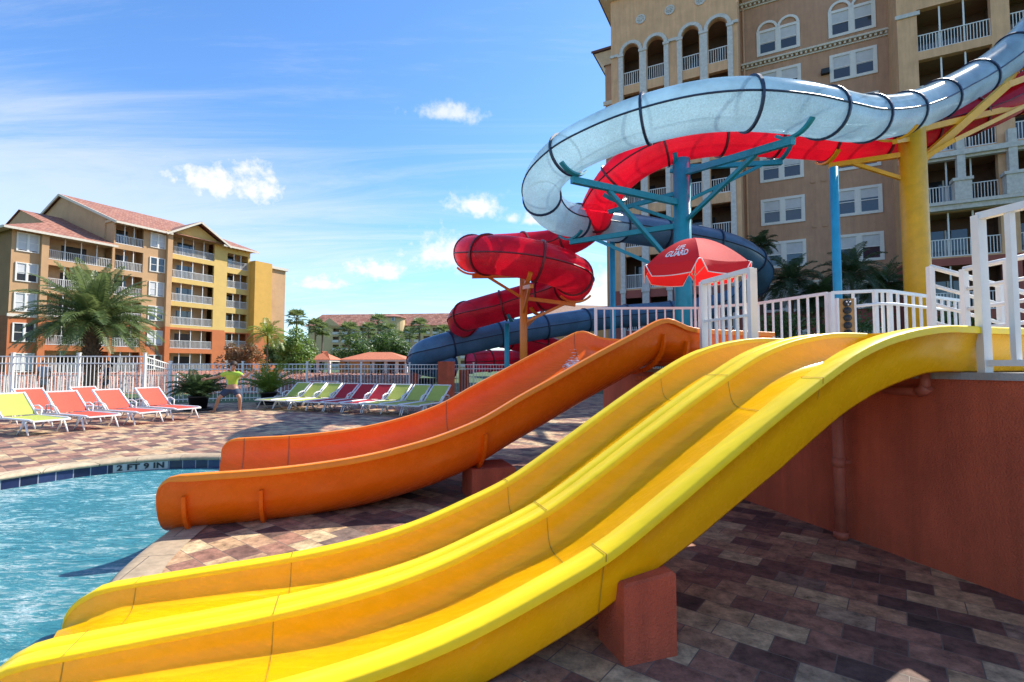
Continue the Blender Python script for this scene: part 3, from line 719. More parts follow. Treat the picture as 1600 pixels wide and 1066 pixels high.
# teal main column
tc_, tp = column('thick teal column in the middle of the pale blue tube loop', 1064.5, 250, 17.2, .30, m_teal)
def onp(p, v_, Y_=None): return V((p.x, p.y, at(1064.5, v_, 17.2).z))
ctrQ = blueQ
b1 = saddle(tc_, m_teal, (0,0,0), at(897,236,14.9)); arm(tc_, m_teal, onp(tp,318), b1 - V((0,0,.1)), .16, .2); arm(tc_, m_teal, onp(tp,432), b1.lerp(onp(tp,318), .3) - V((0,0,.15)), .13)
b2 = saddle(tc_, m_teal, (0,0,0), at(1240,168,12.9)); arm(tc_, m_teal, onp(tp,271), b2 - V((0,0,.1)), .16, .2); arm(tc_, m_teal, onp(tp,350), b2.lerp(onp(tp,271), .28) - V((0,0,.15)), .12)
b3 = saddle(tc_, m_teal, (0,0,0), at(893,343,19.2)); arm(tc_, m_teal, onp(tp,352), b3 - V((0,0,.1)), .15, .18); arm(tc_, m_teal, onp(tp,434), b3.lerp(onp(tp,352), .25) - V((0,0,.12)), .12)
ctrQ = redQ
b4 = saddle(tc_, m_teal, (0,0,0), at(950,298,18.5)); arm(tc_, m_teal, onp(tp,300), b4 - V((0,0,.1)), .13, .15); arm(tc_, m_teal, onp(tp,348), b4.lerp(onp(tp,300), .35) - V((0,0,.1)), .11)
b5 = saddle(tc_, m_teal, (0,0,0), at(1218,216,17.2)); arm(tc_, m_teal, onp(tp,262), b5 - V((0,0,.08)), .14, .16); arm(tc_, m_teal, onp(tp,318), b5.lerp(onp(tp,262), .2) - V((0,0,.12)), .11)
b6 = saddle(tc_, m_teal, (0,0,0), at(1045,229,17.4))
arm(tc_, m_teal, onp(tp,268), b6 - V((0,0,.12)), .12)
# slim blue posts
t1, q1 = column('slim blue post beside the beige tower left of the lifeguard umbrella', 956.5, 372, 21.5, .12, m_sky)
t2, q2 = column('slim bright blue post between the teal and yellow columns', 1302.5, 262, 15.5, .125, m_sky)
t3, q3 = column('short teal post under the lowest red tube, behind the orange slide', 792, 506, 21.9, .11, m_teal)
ctrQ = redQ; saddle(t3, m_teal, (0,0,0), at(792,477,21.7))
# orange column
oc_, op_ = column('orange column in the middle of the red tube loop', 818, 428, 18.6, .145, m_osteel)
def ono(v_): return V((op_.x, op_.y, at(818, v_, 18.6).z))
ctrQ = redQ
s1 = saddle(oc_, m_osteel, 0 or (0,0,0), at(739,396,18.3)); arm(oc_, m_osteel, ono(431), s1 - V((0,0,.06)), .13, .14); arm(oc_, m_osteel, ono(467), s1.lerp(ono(431), .3) - V((0,0,.06)), .09)
s2 = saddle(oc_, m_osteel, (0,0,0), at(899,441,18.4)); arm(oc_, m_osteel, ono(466), s2 - V((0,0,.06)), .13, .14); arm(oc_, m_osteel, ono(505), s2.lerp(ono(466), .2) - V((0,0,.06)), .09)
s3 = saddle(oc_, m_osteel, (0,0,0), at(835,407,15.9)); arm(oc_, m_osteel, ono(450), s3 - V((0,0,.06)), .12, .13); arm(oc_, m_osteel, ono(490), s3.lerp(ono(450), .2) - V((0,0,.06)), .09)
s4 = saddle(oc_, m_osteel, (0,0,0), at(835,464,21.2)); arm(oc_, m_osteel, ono(512), s4 - V((0,0,.06)), .12, .13)
# yellow column
yc_, yp_ = column('thick yellow column standing at the right behind the railings', 1424, 200, 16.6, .385, m_ysteel)
def ony(v_): return V((yp_.x, yp_.y, at(1424, v_, 16.6).z))
ctrQ = blueQ
k1 = saddle(yc_, m_ysteel, (0,0,0), at(1398,181,15.8)); arm(yc_, m_ysteel, ony(218), k1 - V((0,0,.06)), .14)
k2 = saddle(yc_, m_ysteel, (0,0,0), at(1585,80,18.5)); 
ctrQ = redQ
k3 = saddle(yc_, m_ysteel, (0,0,0), at(1597,146,18.2)); k4 = saddle(yc_, m_ysteel, (0,0,0), at(1292,222,17.3))
r1 = at(1572,134,17.2); arm(yc_, m_ysteel, ony(262), r1, .22, .24); arm(yc_, m_ysteel, r1, at(1640,108,18), .2, .22)
arm(yc_, m_ysteel, r1, k2 - V((0,0,.05)), .2)
arm(yc_, m_ysteel, ony(206), at(1612,162,17.8), .17, .2); arm(yc_, m_ysteel, at(1490,220,16.4), at(1600,166,17.4), .12, .14)
arm(yc_, m_ysteel, at(1490,220,16.4), ony(258), .12, .14)
arm(yc_, m_ysteel, ony(240), k4 - V((0,0,.08)), .15, .17); arm(yc_, m_ysteel, ony(285), k4.lerp(ony(240), .3) - V((0,0,.1)), .12)
# round red-brown footings under the low tube runs
for lab, u, v, Y, w_ in (('red footing under the end loop of the blue tube, tallest of three', 697, 565, 24.0, .78), ('small red footing below the outer turn of the blue tube', 647, 584, 25.0, .52), ('small red footing right of the tallest tube footing', 725, 578, 26.0, .50)):
    p = at(u, v, Y); footing(lab, (p.x, p.y), w_, w_, p.z, .2)
# ================================================================ white railings and gates on the platform
m_white = mat('white powder coat', (.72,.71,.67), .45, .07, 5, .1, 50)
def railing(label, pts, h=1.07, bar=.022, gap=.115, post=.05, rails=((1.0,.045),(.06,.03)), group='white railings on the slide platform', name='railing', cat='railing', slope=True, extra_post=True):
    P = [V(p) for p in pts]; t = thing(name, label, cat, P[0].copy(), 0, group)
    for a, b in zip(P, P[1:]):
        for fr, th in rails:
            mb = MB(); mb.beam(a + V((0,0,h*fr)), b + V((0,0,h*fr)), th, th*.9); mb.build('rail', m_white, t, True)
        n = max(2, int((b-a).length/gap)); mb = MB()
        for k in range(1, n):
            q = a.lerp(b, k/n); mb.beam(q + V((0,0,h*rails[-1][0])), q + V((0,0,h*rails[0][0]-.01)), bar)
        mb.build('balusters', m_white, t, True)
    for p in (P if extra_post else ()):
        mb = MB(); mb.beam(p, p + V((0,0,h+.01)), post, post); mb.build('post', m_white, t, True)
    return t
# along the rear of the platform
railing('white railing along the platform rear behind the top of the orange slide', [(1.5,8.8,PZ),(3.35,8.75,PZ)], bar=.024, gap=.15)
railing('white railing climbing behind the yellow slide to the starting light board', [(3.36,8.7,PZ),(4.05,8.1,PZ),(4.47,6.95,PZ)], bar=.026, gap=.15)
rr = railing('white railing with inner handrail in front of the yellow column', [(4.5,6.9,PZ),(4.98,6.72,PZ),(5.2,6.75,PZ),(7.1,7.75,PZ)], bar=.028, gap=.2)
mb = MB(); hp = [V((4.72,6.73,PZ+.86)), V((4.95,6.62,PZ+.88)), V((5.2,6.65,PZ+.88)), V((7.1,7.65,PZ+.88))]; mb.tube(hp, .02, 8); mb.build('handrail', m_white, rr, True)
# front gate panels
railing('white gate panel between the tops of the orange and yellow slides', [(2.36,6.05,PZ),(2.56,5.22,PZ)], bar=.03, gap=.12, post=.075, rails=((1.0,.06),(.55,.03),(.05,.04)), name='gate', cat='gate')
gp = [on_wall(3.39, PZ, -.06), on_wall(2.2, PZ, -.06), on_wall(.8, PZ, -.06)]
g1 = railing('large white gate frame on the wall top at the right edge', gp, h=1.09, bar=.038, gap=.17, post=.058, rails=((1.0,.055),(.06,.045)), name='gate', cat='gate')
# stair rails to the right
def bars(label, p, q, n, hgt, ext=0.):
    p, q = V(p), V(q); t = thing('stair_rail', label, 'railing', p.copy(), 0, 'white railings on the slide platform')
    for k in range(n):
        o = V((0,0,hgt*(1-k/n)));  mb = MB(); mb.tube([p+o, q+o], .028 if k == 0 else .02, 8); mb.build('rail', m_white, t, True)
    for f in (0, .5, 1):
        r = p.lerp(q, f); mb = MB(); mb.beam(V((r.x, r.y, min(p.z,q.z)-.0)), r + V((0,0,hgt)), .055); mb.build('post', m_white, t, True)
    return t
bars('white stair rail with level bars rising to the right behind the gate', (4.85,5.25,PZ), (5.15,4.6,PZ+.06), 5, 1.08)
bars('white stair rail with bars running down to the right behind the gate', (4.62,5.4,PZ+.12), (5.9,5.15,PZ-.35), 5, 1.02)
# starting light board on the railing
sb = thing('light_board', 'tan upright board with a column of black signal lamps beside the blue post', 'signal board', (4.42,6.5,PZ), math.radians(-8))
m_tan = mat('tan board', (.42,.22,.07), .6, .25, 12)
mb = MB(); mb.box((0,0,.62), (.185,.05,.62)); mb.build('board', m_tan, sb)
mb = MB(); mb.box((-.105,0,.62), (.025,.06,.64)); mb.build('edge_trim', m_white, sb); mb = MB(); mb.box((.105,0,.62), (.025,.06,.64)); mb.build('edge_trim', m_white, sb)
for k in range(6):
    mb = MB(); mb.tube([(0,-.02,.87-.098*k),(0,-.055,.87-.098*k)], .046, 18); mb.ball((0,-.052,.87-.098*k), .038, 12, (1,.5,1)); lo_ = mb.build('lamp', m_black, sb)
    if k == 0:
        mb = MB()
        for an in range(3):
            a = an*2*PI/3+.5; mb.tube([(.014*math.cos(a),-.074,.87+.014*math.sin(a)),(.033*math.cos(a),-.07,.87+.033*math.sin(a))], .008, 6)
        mb.build('white_symbol', m_white, lo_)
mb = MB(); mb.beam((0,.0,0),(0,.0,.34), .05); mb.build('stand', m_white, sb)
# ================================================================ lifeguard umbrella
m_redcloth = mat('red canvas', (.62,.012,.014), .75, .08, 3, .12, 300, trans=(.3,(.8,.02,.02)))
m_piping = mat('white piping', (.75,.73,.7), .7)
UP = V((3.08, 8.25, PZ))
ub = thing('umbrella', 'red lifeguard umbrella with white lettering in front of the teal column', 'umbrella', UP.copy())
mb = MB(); mb.tube([UP, UP + V((0,0,2.12))], .019, 10); mb.build('pole', m_white, ub, True)
mb = MB(); mb.lathe(UP, [(0,.0),(.22,0),(.22,.06),(.05,.1),(.03,.25),(0,.25)], 20); mb.build('base', m_white, ub, True)
AP = UP + V((0,0,2.2)); UR = .88; CORN = [math.radians(-105 + 60*k) for k in range(6)]
TILT = Matrix.Rotation(math.radians(2), 3, V((1,.2,0)))
def us(a, r): return AP + TILT @ V((math.cos(a)*r*UR, math.sin(a)*r*UR, -.49*r**1.7))
def panel_pt(k, s, r):                                     # s across 0..1, r 0..1
    a0, a1 = CORN[k], CORN[(k+1) % 6]
    a1 = a1 if a1 > a0 else a1 + 2*PI
    p = us(a0, r).lerp(us(a1, r), s); return p + V((0,0,-.03*r*math.sin(PI*s)))
for k in range(6):
    mb = MB(); mb.rows([[panel_pt(k, s/8, r/10) for s in range(9)] for r in range(11)], False, True)
    pn = mb.build('canopy_panel', m_redcloth, ub, True)
    edge = [panel_pt(k, s/8, 1) for s in range(9)]; out = (edge[4]-AP); out.z = 0; out.normalize()
    # valance with rounded lower corners
    mb = MB(); low = []
    for s in range(9):
        f = s/8; dr = .2*min(1, math.sqrt(max(0, 1-(1-min(1, min(f,1-f)/.12))**2))) if min(f,1-f) < .12 else .2
        low.append(edge[s] + out*.05 + V((0,0,-max(dr,.02))))
    mb.rows([edge, [a.lerp(b,.5)+out*.01 for a,b in zip(edge,low)], low], False, True); va = mb.build('valance', m_redcloth, ub, True)
    mb = MB(); mb.tube([edge[0]]+low+[edge[-1]], .008, 6); mb.build('piping', m_piping, va, True)
    mb = MB(); mb.tube([us(CORN[k], r/8)+V((0,0,-.02)) for r in range(9)], .007, 5); mb.build('rib', m_white, ub, True)
    mb = MB(); mb.beam(us(CORN[k], .55)+V((0,0,-.03)), UP+V((0,0,1.55)), .012); mb.build('strut', m_white, ub, True)
vs, fs = text_mesh('LIFE\nGUARD', .3, .008, 1.0)
fk = 5                                                      # the panel that faces the pool
mw = max(abs(v.x) for v in vs); mh = max(abs(v.y) for v in vs); tv = []
for v in vs:
    r = .7 - v.y/mh*.17; s = .5 + v.x/mw*.27*(.8+.2*r/.8)
    p = panel_pt(fk, s, r); tv.append(p + V((0,0,.008)) + (p-AP).normalized()*.004)
mb = MB(); mb.add(tv, fs); mb.build('lettering', m_piping, ub, True)
# ================================================================ buildings
m_tan1 = mat('tan stucco', (.68,.395,.21), .9, .1, 1.2, .5, 30, streak=.14)
m_brown = mat('brown stucco', (.5,.285,.175), .9, .1, 1.2, .5, 30, streak=.14)
m_burg = mat('burgundy stucco', (.32,.09,.065), .9, .12, 1.2, .5, 30)
m_trim = mat('cream trim', (.62,.56,.45), .8, .12, 4, .3, 40)
m_stone = mat('grey cast stone', (.55,.52,.47), .85, .18, 5, .4, 40)
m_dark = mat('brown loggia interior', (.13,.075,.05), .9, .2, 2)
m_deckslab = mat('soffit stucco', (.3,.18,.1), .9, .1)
m_bal = mat('white balcony metal', (.7,.69,.66), .5, .05)
m_frame = mat('white window frame', (.72,.69,.62), .5, .05)
def glass_mat():
    m = bpy.data.materials.new('window glass'); m.use_nodes = True; b = m.node_tree.nodes['Principled BSDF']
    b.inputs['Base Color'].default_value = (.035,.042,.05,1); b.inputs['Roughness'].default_value = .06; b.inputs['Specular IOR Level'].default_value = .8
    return m
m_glass = glass_mat()
m_blind = mat('white blind', (.55,.55,.54), .7, .1, 2)
m_tileroof = brick_mat('clay roof tile', [(0,(.2,.075,.045)),(.35,(.3,.115,.07)),(.7,(.4,.18,.11)),(1,(.32,.16,.12))], .35, .4, .02, (0,0,0), rough=.8, mortar_col=(.13,.05,.035), coord='uv', bump=.8, wear=.3, offset=.5)

def wall_open(mb, x0, x1, z0, z1, ops, y=0., depth=.3, rev=True):
    """front sheet of a wall at local y with rectangular openings (x0,x1,z0,z1) and their reveals"""
    xs = sorted(set([x0, x1] + [c for o in ops for c in o[:2] if x0 < c < x1])); zs = sorted(set([z0, z1] + [c for o in ops for c in o[2:4] if z0 < c < z1]))
    for a, b in zip(xs, xs[1:]):
        for c, d in zip(zs, zs[1:]):
            cx, cz = (a+b)/2, (c+d)/2
            if any(o[0] < cx < o[1] and o[2] < cz < o[3] for o in ops): continue
            mb.quad((a,y,c),(b,y,c),(b,y,d),(a,y,d))
    if rev:
        for a, b, c, d in [o[:4] for o in ops]:
            mb.quad((a,y,c),(a,y,d),(a,y+depth,d),(a,y+depth,c)); mb.quad((b,y,c),(b,y+depth,c),(b,y+depth,d),(b,y,d))
            mb.quad((a,y,d),(b,y,d),(b,y+depth,d),(a,y+depth,d)); mb.quad((a,y,c),(a,y+depth,c),(b,y+depth,c),(b,y,c))
def balcony_rail(par, x0, x1, z, y, h=1.05, gap=.13, name='balcony_railing', mullions=(), ztop=None):
    mb = MB(); mb.bb(x0, x1, y-.03, y+.03, z+h-.05, z+h); mb.bb(x0, x1, y-.025, y+.025, z+.03, z+.09)
    n = int((x1-x0)/gap)
    for k in range(n+1):
        x = x0 + .02 + (x1-x0-.04)*k/n; mb.bb(x-.018, x+.018, y-.018, y+.018, z+.05, z+h-.03)
    o = mb.build(name, m_bal, par)
    for x in mullions:
        q = MB(); q.bb(x-.04, x+.04, y+.04, y+.1, z, ztop); q.build('screen_post', m_bal, par)
    return o
def window(par, x0, x1, z0, z1, y, split=None, frame=.12, blind=.5, arch=False, double=True):
    """window with trim surround; double = two sashes side by side with a trim post between"""
    mb = MB(); w = x1-x0; t = frame*1.6; mid = (x0+x1)/2
    cells = [(x0+t, mid-t*.75), (mid+t*.75, x1-t)] if double else [(x0+t, x1-t)]
    ops = [(a, b, z0+t, z1-t) for a, b in cells]
    wall_open(mb, x0, x1, z0, z1, ops, y-.09, .14)
    mb.quad((x0,y-.09,z0),(x0,y-.09,z1),(x0,y,z1),(x0,y,z0)); mb.quad((x1,y-.09,z0),(x1,y,z0),(x1,y,z1),(x1,y-.09,z1))
    mb.quad((x0,y-.09,z1),(x1,y-.09,z1),(x1,y,z1),(x0,y,z1)); mb.quad((x0,y-.09,z0),(x0,y,z0),(x1,y,z0),(x1,y-.09,z0))
    if arch:
        for a, b in cells:
            cx = (a+b)/2; r1 = (b-a)/2 + t*.9; r0 = (b-a)/2
            pr = [[V((cx+r*math.cos(PI*k/14), yy, z1-t*.3+r*math.sin(PI*k/14))) for k in range(15)] for r, yy in ((r0,y-.02),(r0,y-.1),(r1,y-.1),(r1,y))]
            mb.rows(pr, False, False)
    o = mb.build('window', m_frame, par)
    for a, b in cells:
        g_ = MB(); g_.quad((a,y-.015,z0+t),(b,y-.015,z0+t),(b,y-.015,z1-t),(a,y-.015,z1-t)); g_.build('pane', m_glass, o)
        s_ = MB(); zm = (z0+z1)/2; s_.bb(a, b, y-.055, y-.03, zm-.03, zm+.03); s_.bb(a, a+.05, y-.055, y-.03, z0+t, zm-.03); s_.bb(b-.05, b, y-.055, y-.03, z0+t, zm-.03); s_.bb(a, a+.05, y-.055, y-.03, zm+.03, z1-t); s_.bb(b-.05, b, y-.055, y-.03, zm+.03, z1-t); s_.build('sash', m_frame, o)
        if blind > 0:
            q = MB(); zb = z1-t-(z1-z0-2*t)*blind
            q.quad((a+.05,y-.022,zb),(b-.05,y-.022,zb),(b-.05,y-.022,z1-t),(a+.05,y-.022,z1-t)); q.build('blind', m_blind, o)
    return o
# ---------------------------------------------------------------- beige tower on the right
BR = thing('hotel_tower', 'tall beige and brown hotel tower with arched top balconies behind the tube slides', 'hotel building', (19.9, 36, 0), math.atan2(-.459, .888))
yA, yB, yD, yW = -4.5, 0., -2.6, -1.0
ZT = 29.9; ZD = 27.6
rails = [22.87 - 3.134*k for k in range(8)]                 # floor lines of the arched bay
# bay A
opsA = []
cols = [(-10.46,-9.24),(-8.66,-7.41),(-6.14,-4.96),(-4.36,-3.1)]
arch_r = .62
for k, z in enumerate(rails):
    for a, b in cols:
        if k == 0: opsA.append((a, b, z, z+2.52+arch_r))
        else: opsA.append((a, b, z, z+2.45))
mb = MB(); mbu = MB()
up = [o for o in opsA if o[2] > 7]; dn = [o for o in opsA if o[2] < 7]
wall_open(mb, -11.39, -2.44, 7.1, ZT, up, yA, .35)
for a, b in cols:                                           # spandrels turn the top openings into arches
    z = rails[0]+2.52; cx = (a+b)/2; r = (b-a)/2; n = 10; top = z+arch_r
    for sg, xe in ((-1,a),(1,b)):
        pts = [V((cx+sg*r*math.cos(PI/2*k/n), yA, z+arch_r*math.sin(PI/2*k/n))) for k in range(n+1)]
        for p, q in zip(pts, pts[1:]):
            mb.quad(p, q, (q.x, yA, top), (p.x, yA, top)) if sg < 0 else mb.quad(q, p, (p.x, yA, top), (q.x, yA, top))
    ar = [V((cx+r*math.cos(PI*k/20), 0, z+arch_r*math.sin(PI*k/20))) for k in range(21)]
    mb.rows([[p+V((0,yA,0)) for p in ar],[p+V((0,yA+.35,0)) for p in ar]], False, False)
mb.quad((-11.39,yA,7.1),(-11.39,yA,ZT),(-11.39,3,ZT),(-11.39,3,7.1)); mb.quad((-2.44,yA,7.1),(-2.44,3,7.1),(-2.44,3,ZT),(-2.44,yA,ZT))
mb.build('wall', m_tan1, BR)
mb = MB(); wall_open(mb, -11.39, -2.44, 0, 7.1, dn, yA, .35)
mb.quad((-11.39,yA,0),(-11.39,yA,7.1),(-11.39,3,7.1),(-11.39,3,0)); mb.quad((-2.44,yA,0),(-2.44,3,0),(-2.44,3,7.1),(-2.44,yA,7.1)); mb.build('lower_wall', m_burg, BR)
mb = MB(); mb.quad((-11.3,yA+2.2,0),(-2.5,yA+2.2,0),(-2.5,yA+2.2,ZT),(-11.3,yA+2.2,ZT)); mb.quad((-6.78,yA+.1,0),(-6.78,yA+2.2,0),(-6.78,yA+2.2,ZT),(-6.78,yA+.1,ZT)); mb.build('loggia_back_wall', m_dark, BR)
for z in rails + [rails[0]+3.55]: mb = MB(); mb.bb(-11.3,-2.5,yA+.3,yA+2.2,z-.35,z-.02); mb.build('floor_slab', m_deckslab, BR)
for k, z in enumerate(rails):
    for a, b in cols: balcony_rail(BR, a, b, z, yA+.12, 1.08, .15)
    for a in (-9.9+.4, -5.6+.4):                              # sliding doors in the shade of each loggia
        q = MB(); q.quad((a-.7,yA+2.18,z),(a+.9,yA+2.18,z),(a+.9,yA+2.18,z+2.1),(a-.7,yA+2.18,z+2.1)); dr = q.build('balcony_door', m_glass, BR)
        q = MB(); q.bb(a+.06,a+.14,yA+2.12,yA+2.17,z,z+2.1); q.bb(a-.75,a-.68,yA+2.12,yA+2.17,z,z+2.1); q.build('door_frame', m_bal, dr)
for pair in ((0,1),(2,3)):                                   # stone columns and arch mouldings
    xs = [cols[pair[0]][0]-.17, (cols[pair[0]][1]+cols[pair[1]][0])/2, cols[pair[1]][1]+.17]
    for j, x in enumerate(xs):
        w_ = .34 if j != 1 else .5
        mb = MB(); mb.bb(x-w_/2, x+w_/2, yA-.1, yA-.003, 3.0, rails[0]+2.45); mb.bb(x-w_/2-.06, x+w_/2+.06, yA-.16, yA-.1, rails[0]+2.3, rails[0]+2.5); mb.bb(x-w_/2-.06, x+w_/2+.06, yA-.16, yA-.1, 6.9, 7.2)
        mb.build('stone_column', m_stone, BR)
    for c_ in pair:
        a, b = cols[c_]; cx = (a+b)/2; r0 = (b-a)/2+.02; z = rails[0]+2.52
        mb = MB(); mb.rows([[V((cx+r*math.cos(PI*k/18), y_, z+(arch_r+r-(b-a)/2)*math.sin(PI*k/18))) for k in range(19)] for r, y_ in ((r0,yA-.002),(r0,yA-.13),(r0+.24,yA-.13),(r0+.26,yA-.002))], False, False); mb.build('arch_moulding', m_stone, BR)
for a, b in ((-11.45,-10.8),(-7.1,-6.4),(-2.8,-2.38)): mb = MB(); mb.bb(a,b,yA-.12,yA-.004,rails[0]+2.42,rails[0]+2.62); mb.build('string_course', m_stone, BR)
for x in (-9.08,-6.95,-4.83):
    mb = MB(); ring = []
    mb.rows([[V((x+r*math.cos(2*PI*k/20), yy, 27.73+r*math.sin(2*PI*k/20))) for k in range(20)] for r, yy in ((.36,yA-.002),(.36,yA-.08),(.27,yA-.08),(.25,yA-.03),(.1,yA-.03),(.08,yA-.09),(.001,yA-.1))], True, False)
    for k in range(8): 
        a = 2*PI*k/8; mb.beam((x+.1*math.cos(a),yA-.05,27.73+.1*math.sin(a)),(x+.27*math.cos(a),yA-.05,27.73+.27*math.sin(a)),.05)
    mb.build('medallion', m_stone, BR)
mb = MB(); mb.bb(-12.2,-1.7,yA-.8,3,ZT+.3,ZT+.55); mb.bb(-11.7,-2.1,yA-.35,3,ZT,ZT+.3); mb.build('cornice', m_trim, BR)
mb = MB(); mb.add([(-12.4,yA-1,ZT+.55),(-1.5,yA-1,ZT+.55),(-1.5,8,ZT+.55),(-12.4,8,ZT+.55),(-7,5,ZT+1.8)], [(0,1,4),(1,2,4),(2,3,4),(3,0,4)]); mb.build('roof', m_tileroof, BR)
# rear wing on the far left
mb = MB(); zE = 27.4
mb.quad((-12.9,yW,0),(-11.39,yW,0),(-11.39,yW,zE),(-12.9,yW,zE)); mb.quad((-12.9,yW,0),(-12.9,yW,zE),(-12.9,16,zE),(-12.9,16,0)); mb.build('rear_wing_wall', m_brown, BR)
mb = MB(); mb.bb(-13.05,-11.39,yW-.14,yW-.003,23.6,23.95); mb.build('string_course', m_trim, BR)
mb = MB(); mb.add([(-13.6,yW-.8,zE+.5),(-11.39,yW-.8,zE+.5),(-11.39,yW-.15,zE-.3),(-13.0,yW-.15,zE-.3),(-13.6,16,zE+.5),(-13.0,16,zE-.3)], [(3,2,1,0),(5,3,0,4)]); mb.build('eave', m_trim, BR)
mb = MB(); mb.add([(-13.8,yW-1,zE+.5),(-11.39,yW-1,zE+.5),(-11.39,yW-1,zE+.7),(-13.8,yW-1,zE+.7),(-13.8,16,zE+.7),(-11.39,5,zE+2.6)], [(0,1,2,3),(3,2,5),(3,5,4)]); mb.build('roof', m_tileroof, BR)
# bay B: brown wall with paired windows
hB = 3.27
mb = MB(); mb.quad((-2.44,yB,7.2),(7.2,yB,7.2),(7.2,yB,ZT+1),(-2.44,yB,ZT+1)); mb.build('wall', m_brown, BR)
mb = MB(); mb.quad((-2.44,yB,0),(7.2,yB,0),(7.2,yB,7.2),(-2.44,yB,7.2)); mb.build('lower_wall', m_burg, BR)
rw = random.Random(5)
for k in range(8):
    z = 25.0 - hB*k + (0 if k < 1 else .02)
    for x0, x1 in ((-1.3,1.56),(3.33,6.12)):
        window(BR, x0, x1, z, z+1.98, yB, blind=rw.choice((.4,.45,.5,.5,.55)), arch=(k == 0))
    for x in (2.1, 2.75):
        mb = MB(); mb.bb(x-.14,x+.14,yB-.06,yB-.003,z-.55,z-.38); mb.build('wall_vent', m_brown, BR)
def dentil(z, x0, x1, y, nm='cornice'):
    mb = MB(); mb.bb(x0,x1,y-.28,y-.003,z+.22,z+.36); mb.bb(x0,x1,y-.1,y-.003,z-.08,z+.02)
    n = int((x1-x0)/.3)
    for i in range(n): xx = x0+.15+i*(x1-x0-.3)/n; mb.bb(xx-.07,xx+.07,y-.2,y-.003,z+.04,z+.21)
    mb.build(nm, m_trim, BR)
dentil(24.3,-2.4,7.1,yB); dentil(29.1,-2.4,7.1,yB); dentil(7.2,-2.4,7.1,yB)
mb = MB(); mb.tube([(-2.2,yB-.12,0),(-2.2,yB-.12,ZT)], .07, 8); mb.build('downspout', m_tan1, BR)
mb = MB(); mb.box((3.05,yB-.2,22.6),(.5,.3,.35)); mb.build('floodlight', m_black, BR)
# bay D: wide screened balconies with trellis trim
railsD = [21.22 - 3.285*k for k in range(7)]
opsD = []
bays = [(7.76,11.24),(12.07,15.55)]
for z in railsD:
    for a, b in bays: opsD.append((a, b, z, z+2.75))
mb = MB(); wall_open(mb, 6.75, 16.2, 8.0, ZD, [o for o in opsD if o[2] > 7.9], yD, .4)
mb.quad((6.75,yD,8),(6.75,yD,ZD),(6.75,6,ZD),(6.75,6,8)); mb.quad((16.2,yD,8),(16.2,6,8),(16.2,6,ZD),(16.2,yD,ZD)); mb.build('wall', m_tan1, BR)
mb = MB(); wall_open(mb, 6.75, 16.2, 0, 8.0, [o for o in opsD if o[2] < 7.9], yD, .4); mb.quad((6.75,yD,0),(6.75,yD,8),(6.75,6,8),(6.75,6,0)); mb.quad((16.2,yD,0),(16.2,6,0),(16.2,6,8),(16.2,yD,8)); mb.build('lower_wall', m_burg, BR)
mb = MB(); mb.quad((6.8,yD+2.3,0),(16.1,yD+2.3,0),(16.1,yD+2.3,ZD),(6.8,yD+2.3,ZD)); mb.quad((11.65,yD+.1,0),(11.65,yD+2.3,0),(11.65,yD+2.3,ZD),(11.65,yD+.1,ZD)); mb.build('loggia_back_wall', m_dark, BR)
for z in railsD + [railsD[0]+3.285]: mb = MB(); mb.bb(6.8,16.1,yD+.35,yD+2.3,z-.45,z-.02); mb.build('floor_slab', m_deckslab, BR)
for z in railsD:
    for a, b in bays:
        balcony_rail(BR, a, b, z, yD+.14, 1.12, .15, mullions=[a+(b-a)*f for f in (.33,.66)], ztop=z+2.74)
        q = MB(); q.quad((a+.4,yD+2.28,z),(a+2.6,yD+2.28,z),(a+2.6,yD+2.28,z+2.1),(a+.4,yD+2.28,z+2.1)); dr = q.build('balcony_door', m_glass, BR)
        q = MB(); q.bb(a+1.46,a+1.54,yD+2.2,yD+2.27,z,z+2.1); q.bb(a+.33,a+.41,yD+2.2,yD+2.27,z,z+2.1); q.build('door_frame', m_bal, dr)
mb = MB(); mb.bb(6.65,7.9,yD-.1,yD-.003,23.6,23.85); mb.build('string_course', m_stone, BR)
mb = MB(); mb.bb(6.5,16.4,yD-.55,yD-.003,14.1,14.4); mb.bb(6.6,16.3,yD-.35,yD-.004,13.95,14.1); mb.build('trellis_beam', m_stone, BR)
for x in (9.45, 11.75, 14.2):
    mb = MB(); mb.bb(x-.19,x+.19,yD-.5,yD-.12,11.35,15.2); mb.build('trellis_post', m_stone, BR)
    mb = MB(); mb.bb(x-.38,x+.38,yD-.62,yD-.02,11.35,12.5); mb.bb(x-.48,x+.48,yD-.7,yD-.01,12.5,12.68); mb.build('post_pedestal', m_stone, BR)
mb = MB(); mb.bb(6.6,16.3,yD-.6,yD-.003,11.15,11.35); mb.bb(6.65,16.25,yD-.45,yD-.004,10.85,11.15); mb.build('ledge', m_stone, BR)
mb = MB(); mb.bb(6.2,16.8,yD-.7,6,ZD,ZD+.4); mb.build('cornice', m_trim, BR)
mb = MB(); mb.add([(-2.6,-.9,ZT+1),(7.0,-.9,ZT+1),(7.0,9,ZT+2.6),(-2.6,9,ZT+2.6)], [(0,1,2,3)]); mb.build('roof', m_tileroof, BR)
mb = MB(); mb.quad((-12.9,16,0),(16.2,6,0),(16.2,6,ZD),(-12.9,16,ZD)); mb.build('rear_wall', m_brown, BR)

